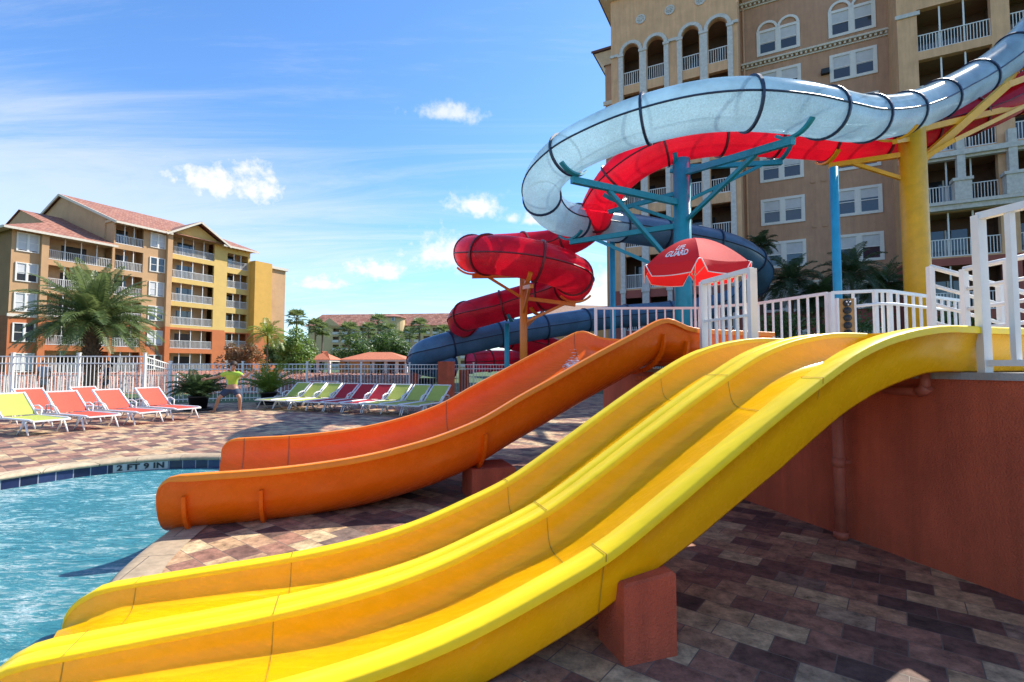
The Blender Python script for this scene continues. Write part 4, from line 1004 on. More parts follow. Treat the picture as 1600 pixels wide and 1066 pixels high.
# ---------------------------------------------------------------- apartment block on the left
BL = thing('apartment_block', 'orange, yellow and tan apartment block with red tiled gables behind the date palm', 'apartment block', (-43.7, 63, 0), math.atan2(.888, .46))
m_ltan = mat('warm tan stucco', (.5,.3,.15), .9, .1, .8, .4, 20)
m_lor = mat('orange stucco', (.5,.15,.05), .9, .12, .8, .4, 20)
m_lyel = mat('yellow stucco', (.62,.42,.13), .9, .08, .8, .4, 20)
m_lgold = mat('golden stucco', (.6,.34,.07), .9, .08, .8, .4, 20)
fz = [15.88 - 3.05*k for k in range(6)]                       # rail bases: last one is ground floor
def sect(x0, x1, ztop, y, ops, upm, lom, zs=6.5, close=True, depth=.3, back=8.):
    for z0, z1, m_, nm in ((0, zs, lom, 'lower_wall'), (zs, ztop, upm, 'wall')):
        mb = MB(); wall_open(mb, x0, x1, z0, z1, [(a,b,max(c,z0),min(d,z1)) for a,b,c,d in ops if d > z0 and c < z1], y, depth)
        if close:
            mb.quad((x0,y,z0),(x0,y,z1),(x0,back,z1),(x0,back,z0)); mb.quad((x1,y,z0),(x1,back,z0),(x1,back,z1),(x1,y,z1))
        mb.build(nm, m_, BL)
m_lint = mat('screened porch interior', (.5,.36,.22), .9, .15, 1)
def porch(x0, x1, y, zz, n, h=2.45):
    for z in zz:
        w_ = (x1-x0)
        balcony_rail(BL, x0, x1, z, y+.1, 1.05, .16, mullions=[x0+w_*k/n for k in range(1,n)], ztop=z+h)
        q = MB(); a = x0+w_*.3; q.quad((a,y+1.88,z),(a+w_*.4,y+1.88,z),(a+w_*.4,y+1.88,z+2.05),(a,y+1.88,z+2.05)); dr = q.build('balcony_door', m_glass, BL)
    mb = MB(); mb.quad((x0-.3,y+1.9,0),(x1+.3,y+1.9,0),(x1+.3,y+1.9,zz[0]+3),(x0-.3,y+1.9,zz[0]+3))
    for z in zz: mb.bb(x0-.3,x1+.3,y+.28,y+1.9,z-.3,z-.02)
    mb.bb(x0-.3,x1+.3,y+.28,y+1.9,zz[0]+h+.1,zz[0]+h+.4)
    mb.build('porch_interior', m_lint, BL)
H_ = 2.45
b1z = fz[1:]; 
sect(-15.3,-12.5,15.6,0,[],m_ltan,m_lor,6.6,back=27)
for z in [13.2-3.1*k for k in range(5)]: window(BL,-14.95,-13.15,z,z+1.95,0,double=True,frame=.06,blind=rw.choice((.6,.95,.95,.0)))
mb = MB(); mb.bb(-13.1,-12.5,-.45,-.003,6.6,15.4); mb.build('pilaster', m_lor if False else m_ltan, BL); mb = MB(); mb.bb(-13.1,-12.5,-.45,-.003,0,6.6); mb.build('pilaster', m_lor, BL)
mb = MB(); mb.bb(-15.4,-13.1,-.12,-.004,6.45,6.75); mb.build('string_course', m_trim, BL)
sect(-12.5,-6.55,15.5,.0,[(-12.4,-6.65,z-.02 if z > 1 else .3,z+H_+.55*(z>11)) for z in b1z],m_ltan,m_lor,6.3); porch(-12.4,-6.65,.0,b1z,4)
sect(-6.55,-3.35,18.6,0,[(-6.4,-3.45,z,z+H_) for z in fz],m_ltan,m_lor,6.3); porch(-6.4,-3.45,0,fz,3)
sect(-3.35,-.9,18.6,0,[],m_ltan,m_lor,6.3)
for z in [16.2-3.05*k for k in range(6)]: window(BL,-2.75,-.98,z,z+1.85,0,double=True,frame=.06,blind=rw.choice((.6,.95,.95,.0)))
mb = MB(); mb.bb(-.95,-.36,-.5,-.003,6.4,18.6); mb.build('pilaster', m_ltan, BL); mb = MB(); mb.bb(-.95,-.36,-.5,-.003,0,6.4); mb.build('pilaster', m_lor, BL)
sect(-.9,7.0,18.8,-.0,[(-.25,5.3,z,z+H_) for z in fz],m_lyel,m_lor,6.4); porch(-.25,5.3,-.0,fz,4)
b4z = [15.4 - 2.86*k for k in range(6)]
sect(7.0,10.6,18.2,.0,[(7.15,10.3,z,z+2.1) for z in b4z],m_lyel,m_lor,6.2,back=26); porch(7.15,10.3,.0,b4z,3,2.1)
mb = MB(); mb.bb(10.6,13.4,-1.2,9,6.2,16.9); mb.build('stair_tower', m_lgold, BL); mb = MB(); mb.bb(10.6,13.4,-1.2,9,0,6.2); mb.build('stair_tower_base', m_lor, BL)
mb = MB(); mb.bb(13.4,16.2,-.6,10,6.2,16.3); mb.build('end_wall', m_ltan, BL); mb = MB(); mb.bb(13.4,16.2,-.6,10,0,6.2); mb.build('end_wall_base', m_lor, BL)
mb = MB(); mb.bb(13.3,16.5,-.9,10.3,16.3,16.7); mb.build('cornice', m_trim, BL)
def roof(pts_faces, name='roof', m_=None):
    """each face: list of points, first edge = eave; uv in metres"""
    mb = MB(); uvs = []
    for f in pts_faces:
        f = [V(p) for p in f]; mb.add(f, [tuple(range(len(f)))])
        ex = (f[1]-f[0]).normalized(); nrm = ex.cross(f[2]-f[0]).normalized(); ey = nrm.cross(ex)
        uvs.append([((p-f[0]).dot(ex), (p-f[0]).dot(ey)) for p in f])
    o = mb.build(name, m_ or m_tileroof, BL); uv = o.data.uv_layers.new(name='UVMap')
    for poly, u_ in zip(o.data.polygons, uvs):
        for li, c in zip(poly.loop_indices, u_): uv.data[li].uv = c
    return o
th = .22
# lower hipped roof on the left
roof([[(-16.2,-.9,15.45),(-6.55,-.9,15.45),(-6.55,13.9,20.75),(-10.6,13.9,20.75),(-10.6,6.5,18.1)],
      [(-16.2,28.7,15.45),(-16.2,-.9,15.45),(-10.6,6.5,18.1),(-10.6,21.3,18.1)],
      [(-6.55,28.7,15.45),(-16.2,28.7,15.45),(-10.6,21.3,18.1),(-10.6,13.9,20.75),(-6.55,13.9,20.75)]])
mb = MB(); mb.add([(-10.4,6.5,18.0),(-10.4,21.3,18.0),(-10.4,13.9,20.65)], [(0,2,1)]); mb.build('gable_wall', m_ltan, BL)
# main roof with its gable end to the left
roof([[(-6.8,-.9,18.35),(11.4,-.9,18.35),(8.0,13.9,23.9),(-6.8,13.9,23.9)], [(11.4,28.7,18.35),(-6.8,28.7,18.35),(-6.8,13.9,23.9),(8.0,13.9,23.9)], [(11.4,-.9,18.35),(11.4,28.7,18.35),(8.0,13.9,23.9)]])
mb = MB(); mb.add([(-6.5,0,6),(-6.5,0,18.6),(-6.5,13.9,23.6),(-6.5,27.8,18.6),(-6.5,27.8,6)], [(0,1,2,3,4)]); mb.build('gable_wall', m_ltan, BL)
mb = MB()                                                    # white barge boards and eave fascias
mb.beam((-6.82,-.95,18.2),(-6.82,13.9,23.75),.12,.3); mb.beam((-6.82,13.9,23.75),(-6.82,28.7,18.2),.12,.3); mb.build('barge_board', m_trim, BL)
for a, b in (((-16.2,-.92,15.32),(-6.5,-.92,15.32)),((-6.8,-.92,18.22),(-.6,-.92,18.22)),((6.0,-.92,18.22),(11.4,-.92,18.22)),((-16.22,-.92,15.32),(-16.22,28,15.32))):
    mb = MB(); mb.beam(a, b, .1, .24); n = int((V(b)-V(a)).length/.55)
    for k in range(n):
        p = V(a).lerp(V(b), (k+.5)/n); mb.box((p.x if abs(a[0]-b[0]) > 1 else p.x+.4, p.y+.4 if abs(a[0]-b[0]) > 1 else p.y, p.z+.05), (.14,.8,.16) if abs(a[0]-b[0]) > 1 else (.8,.14,.16))
    mb.build('eave_fascia', m_trim, BL)
mb = MB(); mb.quad((-16.1,-.8,15.4),(-6.5,-.8,15.4),(-6.5,.1,15.4),(-16.1,.1,15.4)); mb.quad((-6.7,-.8,18.3),(11.3,-.8,18.3),(11.3,.1,18.3),(-6.7,.1,18.3)); mb.build('soffit', m_deckslab, BL)
# cross gable over the wide balconies
mb = MB(); mb.add([(-.7,-.12,18.3),(6.4,-.12,18.3),(2.85,-.12,20.3)], [(0,1,2)]); mb.build('gable_wall', m_lyel, BL)
roof([[(-1.3,-.95,18.25),(-1.3,9,18.25),(2.85,9,20.75),(2.85,-.95,20.75)], [(7.0,9,18.25),(7.0,-.95,18.25),(2.85,-.95,20.75),(2.85,9,20.75)]])
mb = MB(); mb.beam((-1.35,-.98,18.1),(2.85,-.98,20.6),.1,.24); mb.beam((2.85,-.98,20.6),(7.05,-.98,18.1),.1,.24); mb.build('barge_board', m_trim, BL)
mb = MB(); mb.quad((-15.3,27,0),(10.6,27,0),(10.6,27,18),(-15.3,27,18)); mb.quad((-15.3,0,0),(-15.3,27,0),(-15.3,27,15.4),(-15.3,0,15.4)) ; mb.build('rear_wall', m_ltan, BL)
# ================================================================ plants
def leaf_mat(name, c1, c2, rough=.5, tr=.25, scale=.9):
    return mat(name, c1, rough, 0., scale, tint=c2, trans=(tr, tuple(min(1, x*1.6) for x in c2)))
m_frond = leaf_mat('palm frond', (.045,.085,.025), (.17,.22,.075), .38)
m_frond_d = leaf_mat('dark palm frond', (.02,.042,.018), (.06,.1,.035), .4)
m_frond_y = leaf_mat('bright palm frond', (.06,.11,.015), (.2,.27,.03), .4)
m_leaf = leaf_mat('green leaf', (.03,.065,.015), (.1,.17,.035), .5)
m_leaf_b = leaf_mat('bright green leaf', (.06,.12,.015), (.16,.26,.04), .5)
m_leaf_r = leaf_mat('mixed red and green leaf', (.05,.075,.02), (.26,.12,.05), .5, scale=2.5)
m_bark = mat('palm bark', (.13,.085,.055), .95, .4, 9, .9, 22)
m_bark2 = mat('grey bark', (.2,.16,.12), .95, .3, 9, .7, 22)
m_flower = leaf_mat('red flower bed', (.32,.09,.05), (.5,.25,.17), .8, .1, 3)
def frond(mb, o, az, el, L_, droop, rnd, n=26, ll=.42, lw=.03, vee=.5):
    """feather palm leaf: arching rachis with leaflets on both sides"""
    pts = []; p = V(o); d = V((math.cos(az)*math.cos(el), math.sin(az)*math.cos(el), math.sin(el))); st = L_/14
    for i in range(15):
        pts.append(p.copy()); p += d*st; d.z -= droop/14; d.normalize()
    mb.tube(pts, [.022*(1-i/15)+.004 for i in range(15)], 4)
    for i in range(n):
        f = .14 + .86*i/n; k = f*14; j = min(int(k), 13); q = pts[j].lerp(pts[j+1], k-j); t = (pts[j+1]-pts[j]).normalized()
        s = t.cross(V((0,0,1)))
        if s.length < .05: s = V((1,0,0))
        s.normalize(); u = s.cross(t); l = ll*math.sin(PI*min(1, .16+f*.86))**.7 + .08
        for sg in (-1, 1):
            dr = (s*sg + t*(.55+.5*f) + u*vee*rnd.uniform(.3,1)).normalized()
            a = q; m_ = q + dr*l*.55; e = q + dr*l + V((0,0,-l*rnd.uniform(.15,.45))); w_ = t*lw
            mb.add([a-w_*.5, a+w_*.5, m_+w_, e, m_-w_*.6], [(0,1,2,4),(4,2,3)])
def palm_crown(mb, c, L_, nf, rnd, droop=1.5, n=26, ll=.42, lw=.03, lo=-.35, hi=1.35):
    for i in range(nf):
        az = 2.39996*i + rnd.uniform(-.2,.2); f = (i+.5)/nf; el = hi - (hi-lo)*f**.9 + rnd.uniform(-.1,.1)
        frond(mb, V(c)+V((math.cos(az)*.08, math.sin(az)*.08, .1*(1-f))), az, el, L_*rnd.uniform(.82,1.08), droop*(.75+.5*rnd.random()), rnd, n, ll, lw)
def trunk(mb, base, top, r0, r1, rings=0, n=12):
    b, t = V(base), V(top); k = 24 if rings else 8
    mb.tube([b.lerp(t, i/k) + V((.02*math.sin(i), .02*math.cos(i*1.3), 0)) for i in range(k+1)], [(r0+(r1-r0)*i/k)*(1+(.09 if rings and i % 2 else 0)) for i in range(k+1)], n)
def palm(label, x, y, h, L_, nf, m_=None, r=.2, droop=1.5, n=26, ll=.42, lw=.03, lo=-.35, hi=1.35, name='palm_tree', group=None, seed=1, z=0., boots=False):
    rnd = random.Random(seed); t = thing(name, label, 'palm tree', (x, y, z), 0, group)
    mb = MB(); trunk(mb, (x,y,z), (x,y,z+h), r, r*.8, 1)
    if boots:
        for i in range(70):
            a = i*2.4; zz = z + h*(.35+.65*i/70); q = V((x+math.cos(a)*r*.85, y+math.sin(a)*r*.85, zz)); mb.beam(q, q + V((math.cos(a)*.16, math.sin(a)*.16, .2)), .09, .05)
    mb.build('trunk', m_bark, t, True)
    mb = MB(); palm_crown(mb, (x,y,z+h), L_, nf, rnd, droop, n, ll, lw, lo, hi); mb.build('crown', m_ or m_frond, t, True)
    return t
def fan_crown(mb, c, R, rnd, nf=26, seg=9):
    for i in range(nf):
        az = 2.4*i; f = (i+.5)/nf; el = 1.3 - 2.1*f; d = V((math.cos(az)*math.cos(el), math.sin(az)*math.cos(el), math.sin(el)))
        b = V(c) + d*R*.45; s = d.cross(V((0,0,1)))
        if s.length < .1: s = V((1,0,0))
        s.normalize(); u = s.cross(d)
        mb.beam(V(c), b, .03*R, .02*R)
        for k in range(seg):
            a = -1.25 + 2.5*k/(seg-1); q = d*math.cos(a) + s*math.sin(a); l = R*.6*rnd.uniform(.8,1.1)
            e = b + q*l + V((0,0,-l*.3*rnd.random())); w_ = (s*math.cos(a) - d*math.sin(a))*R*.055
            m_ = b + q*l*.55
            mb.add([b, m_+w_, e, m_-w_], [(0,1,2,3)])
def fan_palm(label, x, y, h, R, seed, group=None, m_=None):
    rnd = random.Random(seed); t = thing('fan_palm', label, 'palm tree', (x,y,0), 0, group)
    mb = MB(); trunk(mb, (x,y,0), (x,y,h), R*.09, R*.075, 0, 8); mb.build('trunk', m_bark2, t, True)
    mb = MB(); fan_crown(mb, (x,y,h), R, rnd); mb.build('crown', m_ or m_frond, t, True); return t
def foliage(mb, c, rad, nleaf, size, rnd, clumps=14):
    """leaf-sized faces gathered in uneven clumps"""
    c = V(c); cs = []
    for i in range(clumps):
        while True:
            p = V((rnd.uniform(-1,1), rnd.uniform(-1,1), rnd.uniform(-1,1)))
            if p.length < 1: break
        cs.append((V((p.x*rad[0]*.78, p.y*rad[1]*.78, p.z*rad[2]*.78)), rnd.uniform(.28,.5)))
    for i in range(nleaf):
        o, k = rnd.choice(cs); d = V((rnd.gauss(0,1), rnd.gauss(0,1), rnd.gauss(0,1))).normalized()
        p = c + o + V((d.x*rad[0], d.y*rad[1], d.z*rad[2]))*k*rnd.uniform(.7,1.05)
        a = V((rnd.gauss(0,1), rnd.gauss(0,1), rnd.gauss(0,.7)+.1)).normalized(); b = a.cross(d)
        if b.length < .1: b = a.cross(V((0,0,1)))
        b.normalize(); s = size*rnd.uniform(.6,1.3)
        mb.add([p-a*s, p+b*s*.42, p+a*s, p-b*s*.42], [(0,1,2,3)])
def bush_tree(label, x, y, h, rad, nleaf, size, m_, seed, trunk_h=None, name='tree', cat='tree', group=None, clumps=14):
    rnd = random.Random(seed); t = thing(name, label, cat, (x,y,0), 0, group); cz = h - rad[2]
    mb = MB(); th_ = trunk_h if trunk_h else cz
    mb.tube([(x,y,0),(x+.03,y,th_*.5),(x,y+.03,th_)], [h*.02+.03, h*.016+.02, h*.012+.02], 8)
    for i in range(7):
        a = i*2.4; mb.tube([(x,y,th_*.8),(x+math.cos(a)*rad[0]*.3,y+math.sin(a)*rad[1]*.3,cz),(x+math.cos(a)*rad[0]*.6,y+math.sin(a)*rad[1]*.6,cz+rad[2]*.35)], [.05+h*.004,.04,.015], 5)
    mb.build('trunk', m_bark2, t, True)
    mb = MB(); foliage(mb, (x,y,cz), rad, nleaf, size, rnd, clumps); mb.build('crown', m_, t, True); return t
def pos(u, Y): p = at(u, HZ, Y); return p.x, p.y
def zof(v, Y): return at(800, v, Y).z
# the date palm left
x, y = pos(143, 22); palm('large date palm with a wide feathery crown behind the pool fence', x, y, zof(506,22), 2.95, 80, m_frond, .26, 1.2, 48, .5, .028, -.12, 1.45, seed=3, boots=True)
# shrubs and trees in front of the left block
x, y = pos(377, 40); bush_tree('rounded shrub with reddish leaves in front of the yellow block', x, y, zof(530,40), (1.7,1.5,1.5), 2600, .13, m_leaf_r, 21, name='shrub', cat='shrub')
x, y = pos(417, 38); palm('slim young palm in front of the golden end wall', x, y, zof(525,38), 1.7, 22, m_frond_y, .06, 1.6, 24, .45, .03, -.2, 1.4, seed=9)
x, y = pos(456, 50); bush_tree('bushy bright green tree beside the end wall of the apartment block', x, y, zof(508,50), (2.3,2.,2.9), 5200, .16, m_leaf_b, 22, trunk_h=1)
x, y = pos(432, 52); bush_tree('low green shrub at the foot of the golden end wall', x, y, zof(530,52), (1.6,1.4,1.6), 1800, .16, m_leaf, 33, name='shrub', cat='shrub')
x, y = pos(486, 58); bush_tree('small dark tree right of the bright green bushy tree', x, y, zof(540,58), (1.6,1.5,2.2), 2000, .17, m_leaf, 23, trunk_h=1)
# trees in front of the far hotel
far_trees = [(462,492,85,3.0),(492,505,90,3.0),(503,510,92,2.7),(545,513,88,3.4),(575,510,100,3.),(590,498,110,3.6),(608,512,105,3.2),(622,520,112,2.6),(655,505,95,3.3),(692,515,92,3.),(640,516,118,3.)]
lab = ['fan palm standing tallest at the left of the far hotel','slender fan palm left of a twin before the far hotel','slender fan palm right of its twin before the far hotel','fan palm with bare trunk above the two clubhouse roofs','fan palm behind the clubhouse hip roof','high fan palm reaching the roof of the far hotel','fan palm left of the round stair tower of the far hotel','small fan palm at the foot of the round stair tower','broad fan palm before the right wing of the far hotel','fan palm beside the left turn of the blue tube','fan palm before the window strip of the round tower']
for i, (u, v, Y, R_) in enumerate(far_trees):
    x, y = pos(u, Y); fan_palm(lab[i], x, y, zof(v+6,Y), R_*.72, 40+i, 'palms in front of the far hotel')
ft_ = [(560,535,84,(5.2,4,3.6),'dark broad tree behind the left clubhouse roof'),(600,530,88,(5.6,4,4.),'large olive green tree behind the hip roof of the clubhouse'),(628,540,84,(3.8,3,3.2),'rounded green tree right of the clubhouse hip roof'),(478,530,96,(4.,3,5.5),'dark tall tree at the left corner of the far hotel'),(670,545,80,(3.,3,2.6),'low tree left of the end loop of the blue tube')]
for i, (u, v, Y, rad, l) in enumerate(ft_):
    x, y = pos(u, Y); bush_tree(l, x, y, zof(v-14,Y), tuple(q*.82 for q in rad), 2600, .26, m_leaf, 60+i, group='trees in front of the far hotel')
# palms by the tower
x, y = pos(1192, 29); palm('tall thin palm with a small dark crown against the brown tower wall', x, y, zof(385,29), 1.0, 26, m_frond_d, .08, 1.4, 20, .35, .03, -.3, 1.4, seed=5)
for i, (u, v, Y, L_, lb) in enumerate([(1240,425,26,1.9,'drooping dark palm right of the dark blue tube bend'),(1335,415,26,2.1,'drooping dark palm between the blue post and yellow column'),(1385,432,27,1.7,'low dark palm just left of the yellow column'),(1285,452,25,1.4,'small dark palm behind the railing left of the blue post')]):
    x, y = pos(u, Y); palm(lb, x, y, zof(v+18,Y), L_, 34, m_frond_d, .1, 2.0, 28, .5, .03, -.1, 1.45, seed=70+i, group='palms at the foot of the hotel tower')
for i, (u, v, Y, rad, l) in enumerate([(1330,470,24,(2.3,1.,1.2),'dark hedge shrub behind the railing at the blue post'),(1480,470,23,(2.,1.,1.1),'dark hedge shrub behind the railing right of the yellow column'),(1230,480,24,(1.5,1.,.9),'dark hedge shrub under the dark blue tube bend')]):
    x, y = pos(u, Y); bush_tree(l, x, y, zof(v,Y), rad, 1600, .1, m_leaf, 80+i, name='shrub', cat='shrub', group='shrubs at the foot of the hotel tower')
# ================================================================ potted palms on the deck
m_pot = mat('black plastic pot', (.012,.012,.013), .45, .2)
def potted(label, u, Y, hgt, m_, seed, nf=30, L_=1.1):
    rnd = random.Random(seed); x, y = pos(u, Y); t = thing('potted_palm', label, 'potted plant', (x,y,0))
    mb = MB(); mb.lathe((x,y,0), [(0,.02),(.24,.02),(.3,.42),(.33,.42),(.33,.48),(.29,.48),(.28,.43),(0,.43)], 20); mb.build('pot', m_pot, t, True)
    mb = MB(); mb.lathe((x,y,0), [(0,0),(.42,0),(.44,.07),(.4,.07),(.38,.03),(0,.03)], 20); mb.build('saucer', m_pot, t, True)
    mb = MB()
    for i in range(nf):
        az = 2.4*i; el = 1.45 - .75*(i+.5)/nf; frond(mb, (x+.1*math.cos(az), y+.1*math.sin(az), .42), az, el, L_*rnd.uniform(.8,1.15), 1.5, rnd, 20, .3, .026)
    mb.build('foliage', m_, t, True); return t
potted('dark leafy palm in a black pot beside the throwing man', 312, 16.6, 1.4, m_frond_d, 91, 40, .95)
potted('yellowish green palm in a black pot behind the first lime lounger', 421, 19.2, 1.6, m_frond_y, 92, 24, 1.35)
# ================================================================ ground cover behind the fence
mb = MB(); rnd = random.Random(4)
for i in range(5200):
    x = rnd.uniform(-34, -6.5); y = rnd.uniform(27, 33) ; z = .05 + (y-27)*.13 + rnd.uniform(0,.3)
    a = V((rnd.gauss(0,1), rnd.gauss(0,1), rnd.gauss(0,.6))).normalized(); b = a.cross(V((0,0,1))).normalized(); s = rnd.uniform(.06,.13)
    mb.add([V((x,y,z))-a*s, V((x,y,z))+b*s*.6, V((x,y,z))+a*s, V((x,y,z))-b*s*.6], [(0,1,2,3)])
tag(mb.build('flower_bed', m_flower), 'bank of low red and pink flowering plants behind the white fence', 'flower bed', kind='stuff')
mb = MB(); mb.add([(-36,26.6,-.02),(-6,26.6,-.02),(-6,33.5,.85),(-36,33.5,.85),(-36,60,.85),(-6,60,.4)], [(0,1,2,3),(3,2,5,4)])
tag(mb.build('planting_bank', mat('mulch', (.3,.13,.08), .95, .35, 6, .5, 40)), kind='structure')
# ================================================================ fences around the pool deck
def fence(label, pts, hs, gap=.125, post_every=2.4, rails=(.97,.84,.1), bar=.018):
    P = [V(p) for p in pts]; t = thing('picket_fence', label, 'fence', P[0].copy())
    for i, (a, b) in enumerate(zip(P, P[1:])):
        ha, hb = hs[i], hs[i+1]; L_ = (b-a).length; np_ = max(1, round(L_/post_every))
        for k in range(0 if i == 0 else 1, np_+1):
            q = a.lerp(b, k/np_); h = ha+(hb-ha)*k/np_; mb = MB(); mb.beam(q, q+V((0,0,h+.05)), .07, .07); mb.box(q+V((0,0,h+.06)), (.09,.09,.03)); mb.build('post', m_white, t, True)
        for k in range(np_):
            q0 = a.lerp(b, k/np_); q1 = a.lerp(b, (k+1)/np_); h0 = ha+(hb-ha)*k/np_; h1 = ha+(hb-ha)*(k+1)/np_; mb = MB()
            for f in rails: mb.beam(q0+V((0,0,h0*f)), q1+V((0,0,h1*f)), .032, .04)
            n = int((q1-q0).length/gap)
            for j in range(1, n):
                q = q0.lerp(q1, j/n); h = h0+(h1-h0)*j/n; mb.beam(q+V((0,0,.06)), q+V((0,0,h*.975)), bar)
            mb.build('picket_panel', m_white, t, True)
    return t
def fp(u, Y): x, y = pos(u, Y); return (x, y, 0)
fence('tall white picket fence stretching behind the red loungers on the left', [(-26,17.2,0), fp(20,17.2), fp(226,17.4), fp(266,19.0)], [1.87,1.87,1.87,1.58])
fence('lower white picket fence behind the potted palms and the lime loungers', [fp(267,19.3), fp(480,21.5), fp(640,24), fp(740,24.5), (4,25.5,0)], [1.6,1.6,1.58,1.58,1.58], gap=.14)
fence('white picket rail along the far path beyond the first fence', [(-42,25.2,0), fp(110,25.5), fp(440,26.2)], [1.02,1.02,1.02], gap=.15, post_every=2.6, rails=(.97,.1), bar=.03)
# ================================================================ sun loungers
m_wplast = mat('white lounger frame', (.74,.73,.71), .4, .05)
def cloth(n, c): return mat(n, c, .7, .06, 4, .3, 350, trans=(.22, tuple(min(1,x*1.3) for x in c)))
m_coral = cloth('coral sling', (.75,.10,.055)); m_crim = cloth('crimson sling', (.5,.018,.03)); m_lime = cloth('lime sling', (.48,.52,.1))
def make_lounger(mc, label, back=.78, ang=40):
    t = thing('sun_lounger', label, 'sun lounger', (0,0,0), 0, 'sun loungers on the pool deck')
    ca, sa = math.cos(math.radians(ang)), math.sin(math.radians(ang)); W = .33                 # +x towards the feet, hinge at x=0
    for sg in (-1, 1):
        mb = MB(); mb.tube([(-.62,sg*W,.32),(-.1,sg*W,.335),(.4,sg*W,.335),(1.2,sg*W,.33),(1.3,sg*W,.31)], .026, 7); mb.build('side_rail', m_wplast, t)
        mb = MB(); mb.tube([(0,sg*(W-.015),.35),(-back*ca,sg*(W-.015),.35+back*sa)], .028, 7); mb.build('back_rail', m_wplast, t)
        mb = MB(); mb.tube([(.12,sg*W,.34),(.06,sg*(W+.05),.5),(-.12,sg*(W+.06),.56),(-.36,sg*(W+.05),.54),(-.44,sg*(W+.02),.36)], .018, 6); mb.build('armrest', m_wplast, t)
        for x0, x1 in ((1.02,1.2),(.98,.78),(-.42,-.6),(-.3,-.12)):
            mb = MB(); mb.tube([(x0,sg*W,.32),((x0+x1)/2+.02,sg*(W+.01),.14),(x1,sg*(W+.015),.012)], [.024,.02,.016], 6); mb.build('leg', m_wplast, t)
    mb = MB(); mb.beam((1.3,-W,.31),(1.3,W,.31),.05,.03); mb.build('foot_bar', m_wplast, t)
    mb = MB(); mb.beam((-back*ca,-W+.015,.35+back*sa),(-back*ca,W-.015,.35+back*sa),.045,.03); mb.build('head_bar', m_wplast, t)
    mb = MB(); mb.beam((-.3,-W+.03,.345),(-back*ca*.75,-W+.03,.35+back*sa*.75),.02); mb.build('back_strut', m_wplast, t)
    def sling(p0, p1, sag):
        mb = MB(); p0, p1 = V(p0), V(p1); n = (p1-p0).normalized().cross(V((0,1,0)))
        for o in (0, -.006): mb.rows([[p0.lerp(p1, i/10) + V((0,-W+.04+(2*W-.08)*j/6,0)) + V((0,0,-sag*math.sin(PI*j/6)*math.sin(PI*min(1,i/10+.05)) + o)) for j in range(7)] for i in range(11)], False, True)
        return mb
    sling((.06,0,.352),(1.27,0,.325),.025).build('seat_sling', mc, t)
    sling((-.03,0,.375),(-back*ca+.03,0,.35+back*sa-.02),.02).build('back_sling', mc, t)
    return t
P_coral = P_crim = P_lime = None
protos = {}
def lounger(kind, x, y, rz, label):
    mc = {'coral': m_coral, 'crimson': m_crim, 'lime': m_lime}[kind]
    if kind not in protos:
        protos[kind] = make_lounger(mc, label); o = protos[kind]; o.location = (x,y,0); o.rotation_euler = (0,0,rz); return o
    return dup(protos[kind], (x,y,0), rz, label)
ax = V((.93,-.37,0)).normalized(); rzL = math.atan2(ax.y, ax.x)
def left(px, py): h = V((px,py,0)) - ax*1.12; return h.x, h.y
for kind, fx, fy, lb in (('lime',-10.15,10.85,'lime sun lounger nearest the pool at the left edge'),('coral',-9.72,11.75,'coral red lounger in the front row next to the lime one'),('coral',-9.35,12.7,'coral red lounger in the middle of the front row'),('coral',-9.05,13.75,'coral red lounger at the fence end of the front row'),
                         ('coral',-11.9,13.15,'coral red lounger half hidden in the back row, left one'),('coral',-11.35,14.25,'coral red lounger half hidden in the back row, right one'),('coral',-12.5,12.1,'coral red lounger cut off by the left edge in the back row')):
    x, y = left(fx, fy); lounger(kind, x, y, rzL + random.uniform(-.04,.04), lb)
row = V((.67,-.285,0)); axR = V((-.36,-.93,0)).normalized(); rzR = math.atan2(axR.y, axR.x)
labs = ['lime lounger at the far left end of the right group','lime lounger second from the left in the right group','lime lounger touching the first crimson one','crimson lounger beside the three left lime ones','crimson lounger in the middle of the crimson trio','crimson lounger beside the three right lime ones','lime lounger right after the last crimson one','lime lounger second from the orange slide','lime lounger nearest the orange slide, partly hidden by it']
for i, k in enumerate(('lime','lime','lime','crimson','crimson','crimson','lime','lime','lime')):
    p = V((-8.45,17.05,0)) + row*i*1.03 - axR*1.12; lounger(k, p.x, p.y, rzR + random.uniform(-.03,.03), labs[i])
for i in range(2):
    p = V((-8.3,19.9,0)) + row*i*1.15; lounger('crimson', p.x, p.y, rzR + PI*.02, ['crimson lounger in the second row behind the first lime one','crimson lounger in the second row behind the second lime one'][i])
# ================================================================ people
m_skin = mat('skin', (.42,.21,.12), .55, .08, 6); m_skin2 = mat('tanned skin', (.36,.17,.1), .55, .08, 6)
m_hair = mat('dark brown hair', (.03,.017,.01), .7, .3, 20)
def skin_body(name, J, E, m_, parent, root, sub=2):
    names = list(J); me = bpy.data.meshes.new(name); me.from_pydata([J[n][0] for n in names], [(names.index(a), names.index(b)) for a, b in E], [])
    o = bpy.data.objects.new(name, me); COL.objects.link(o)
    o.modifiers.new('skin', 'SKIN'); sb_ = o.modifiers.new('sub', 'SUBSURF'); sb_.levels = sub; sb_.render_levels = sub
    if not me.skin_vertices: bpy.context.view_layer.update()
    lay = me.skin_vertices[0].data
    for i, n in enumerate(names): lay[i].radius = (J[n][1], J[n][2] if len(J[n]) > 2 else J[n][1]); lay[i].use_root = (n == root)
    dg = bpy.context.evaluated_depsgraph_get(); nm = bpy.data.meshes.new_from_object(o.evaluated_get(dg)); bpy.data.objects.remove(o); nm.name = name
    nm.polygons.foreach_set('use_smooth', [True]*len(nm.polygons)); nm.materials.clear(); nm.materials.append(m_)
    o = bpy.data.objects.new(name, nm); COL.objects.link(o); o.parent = parent; return o
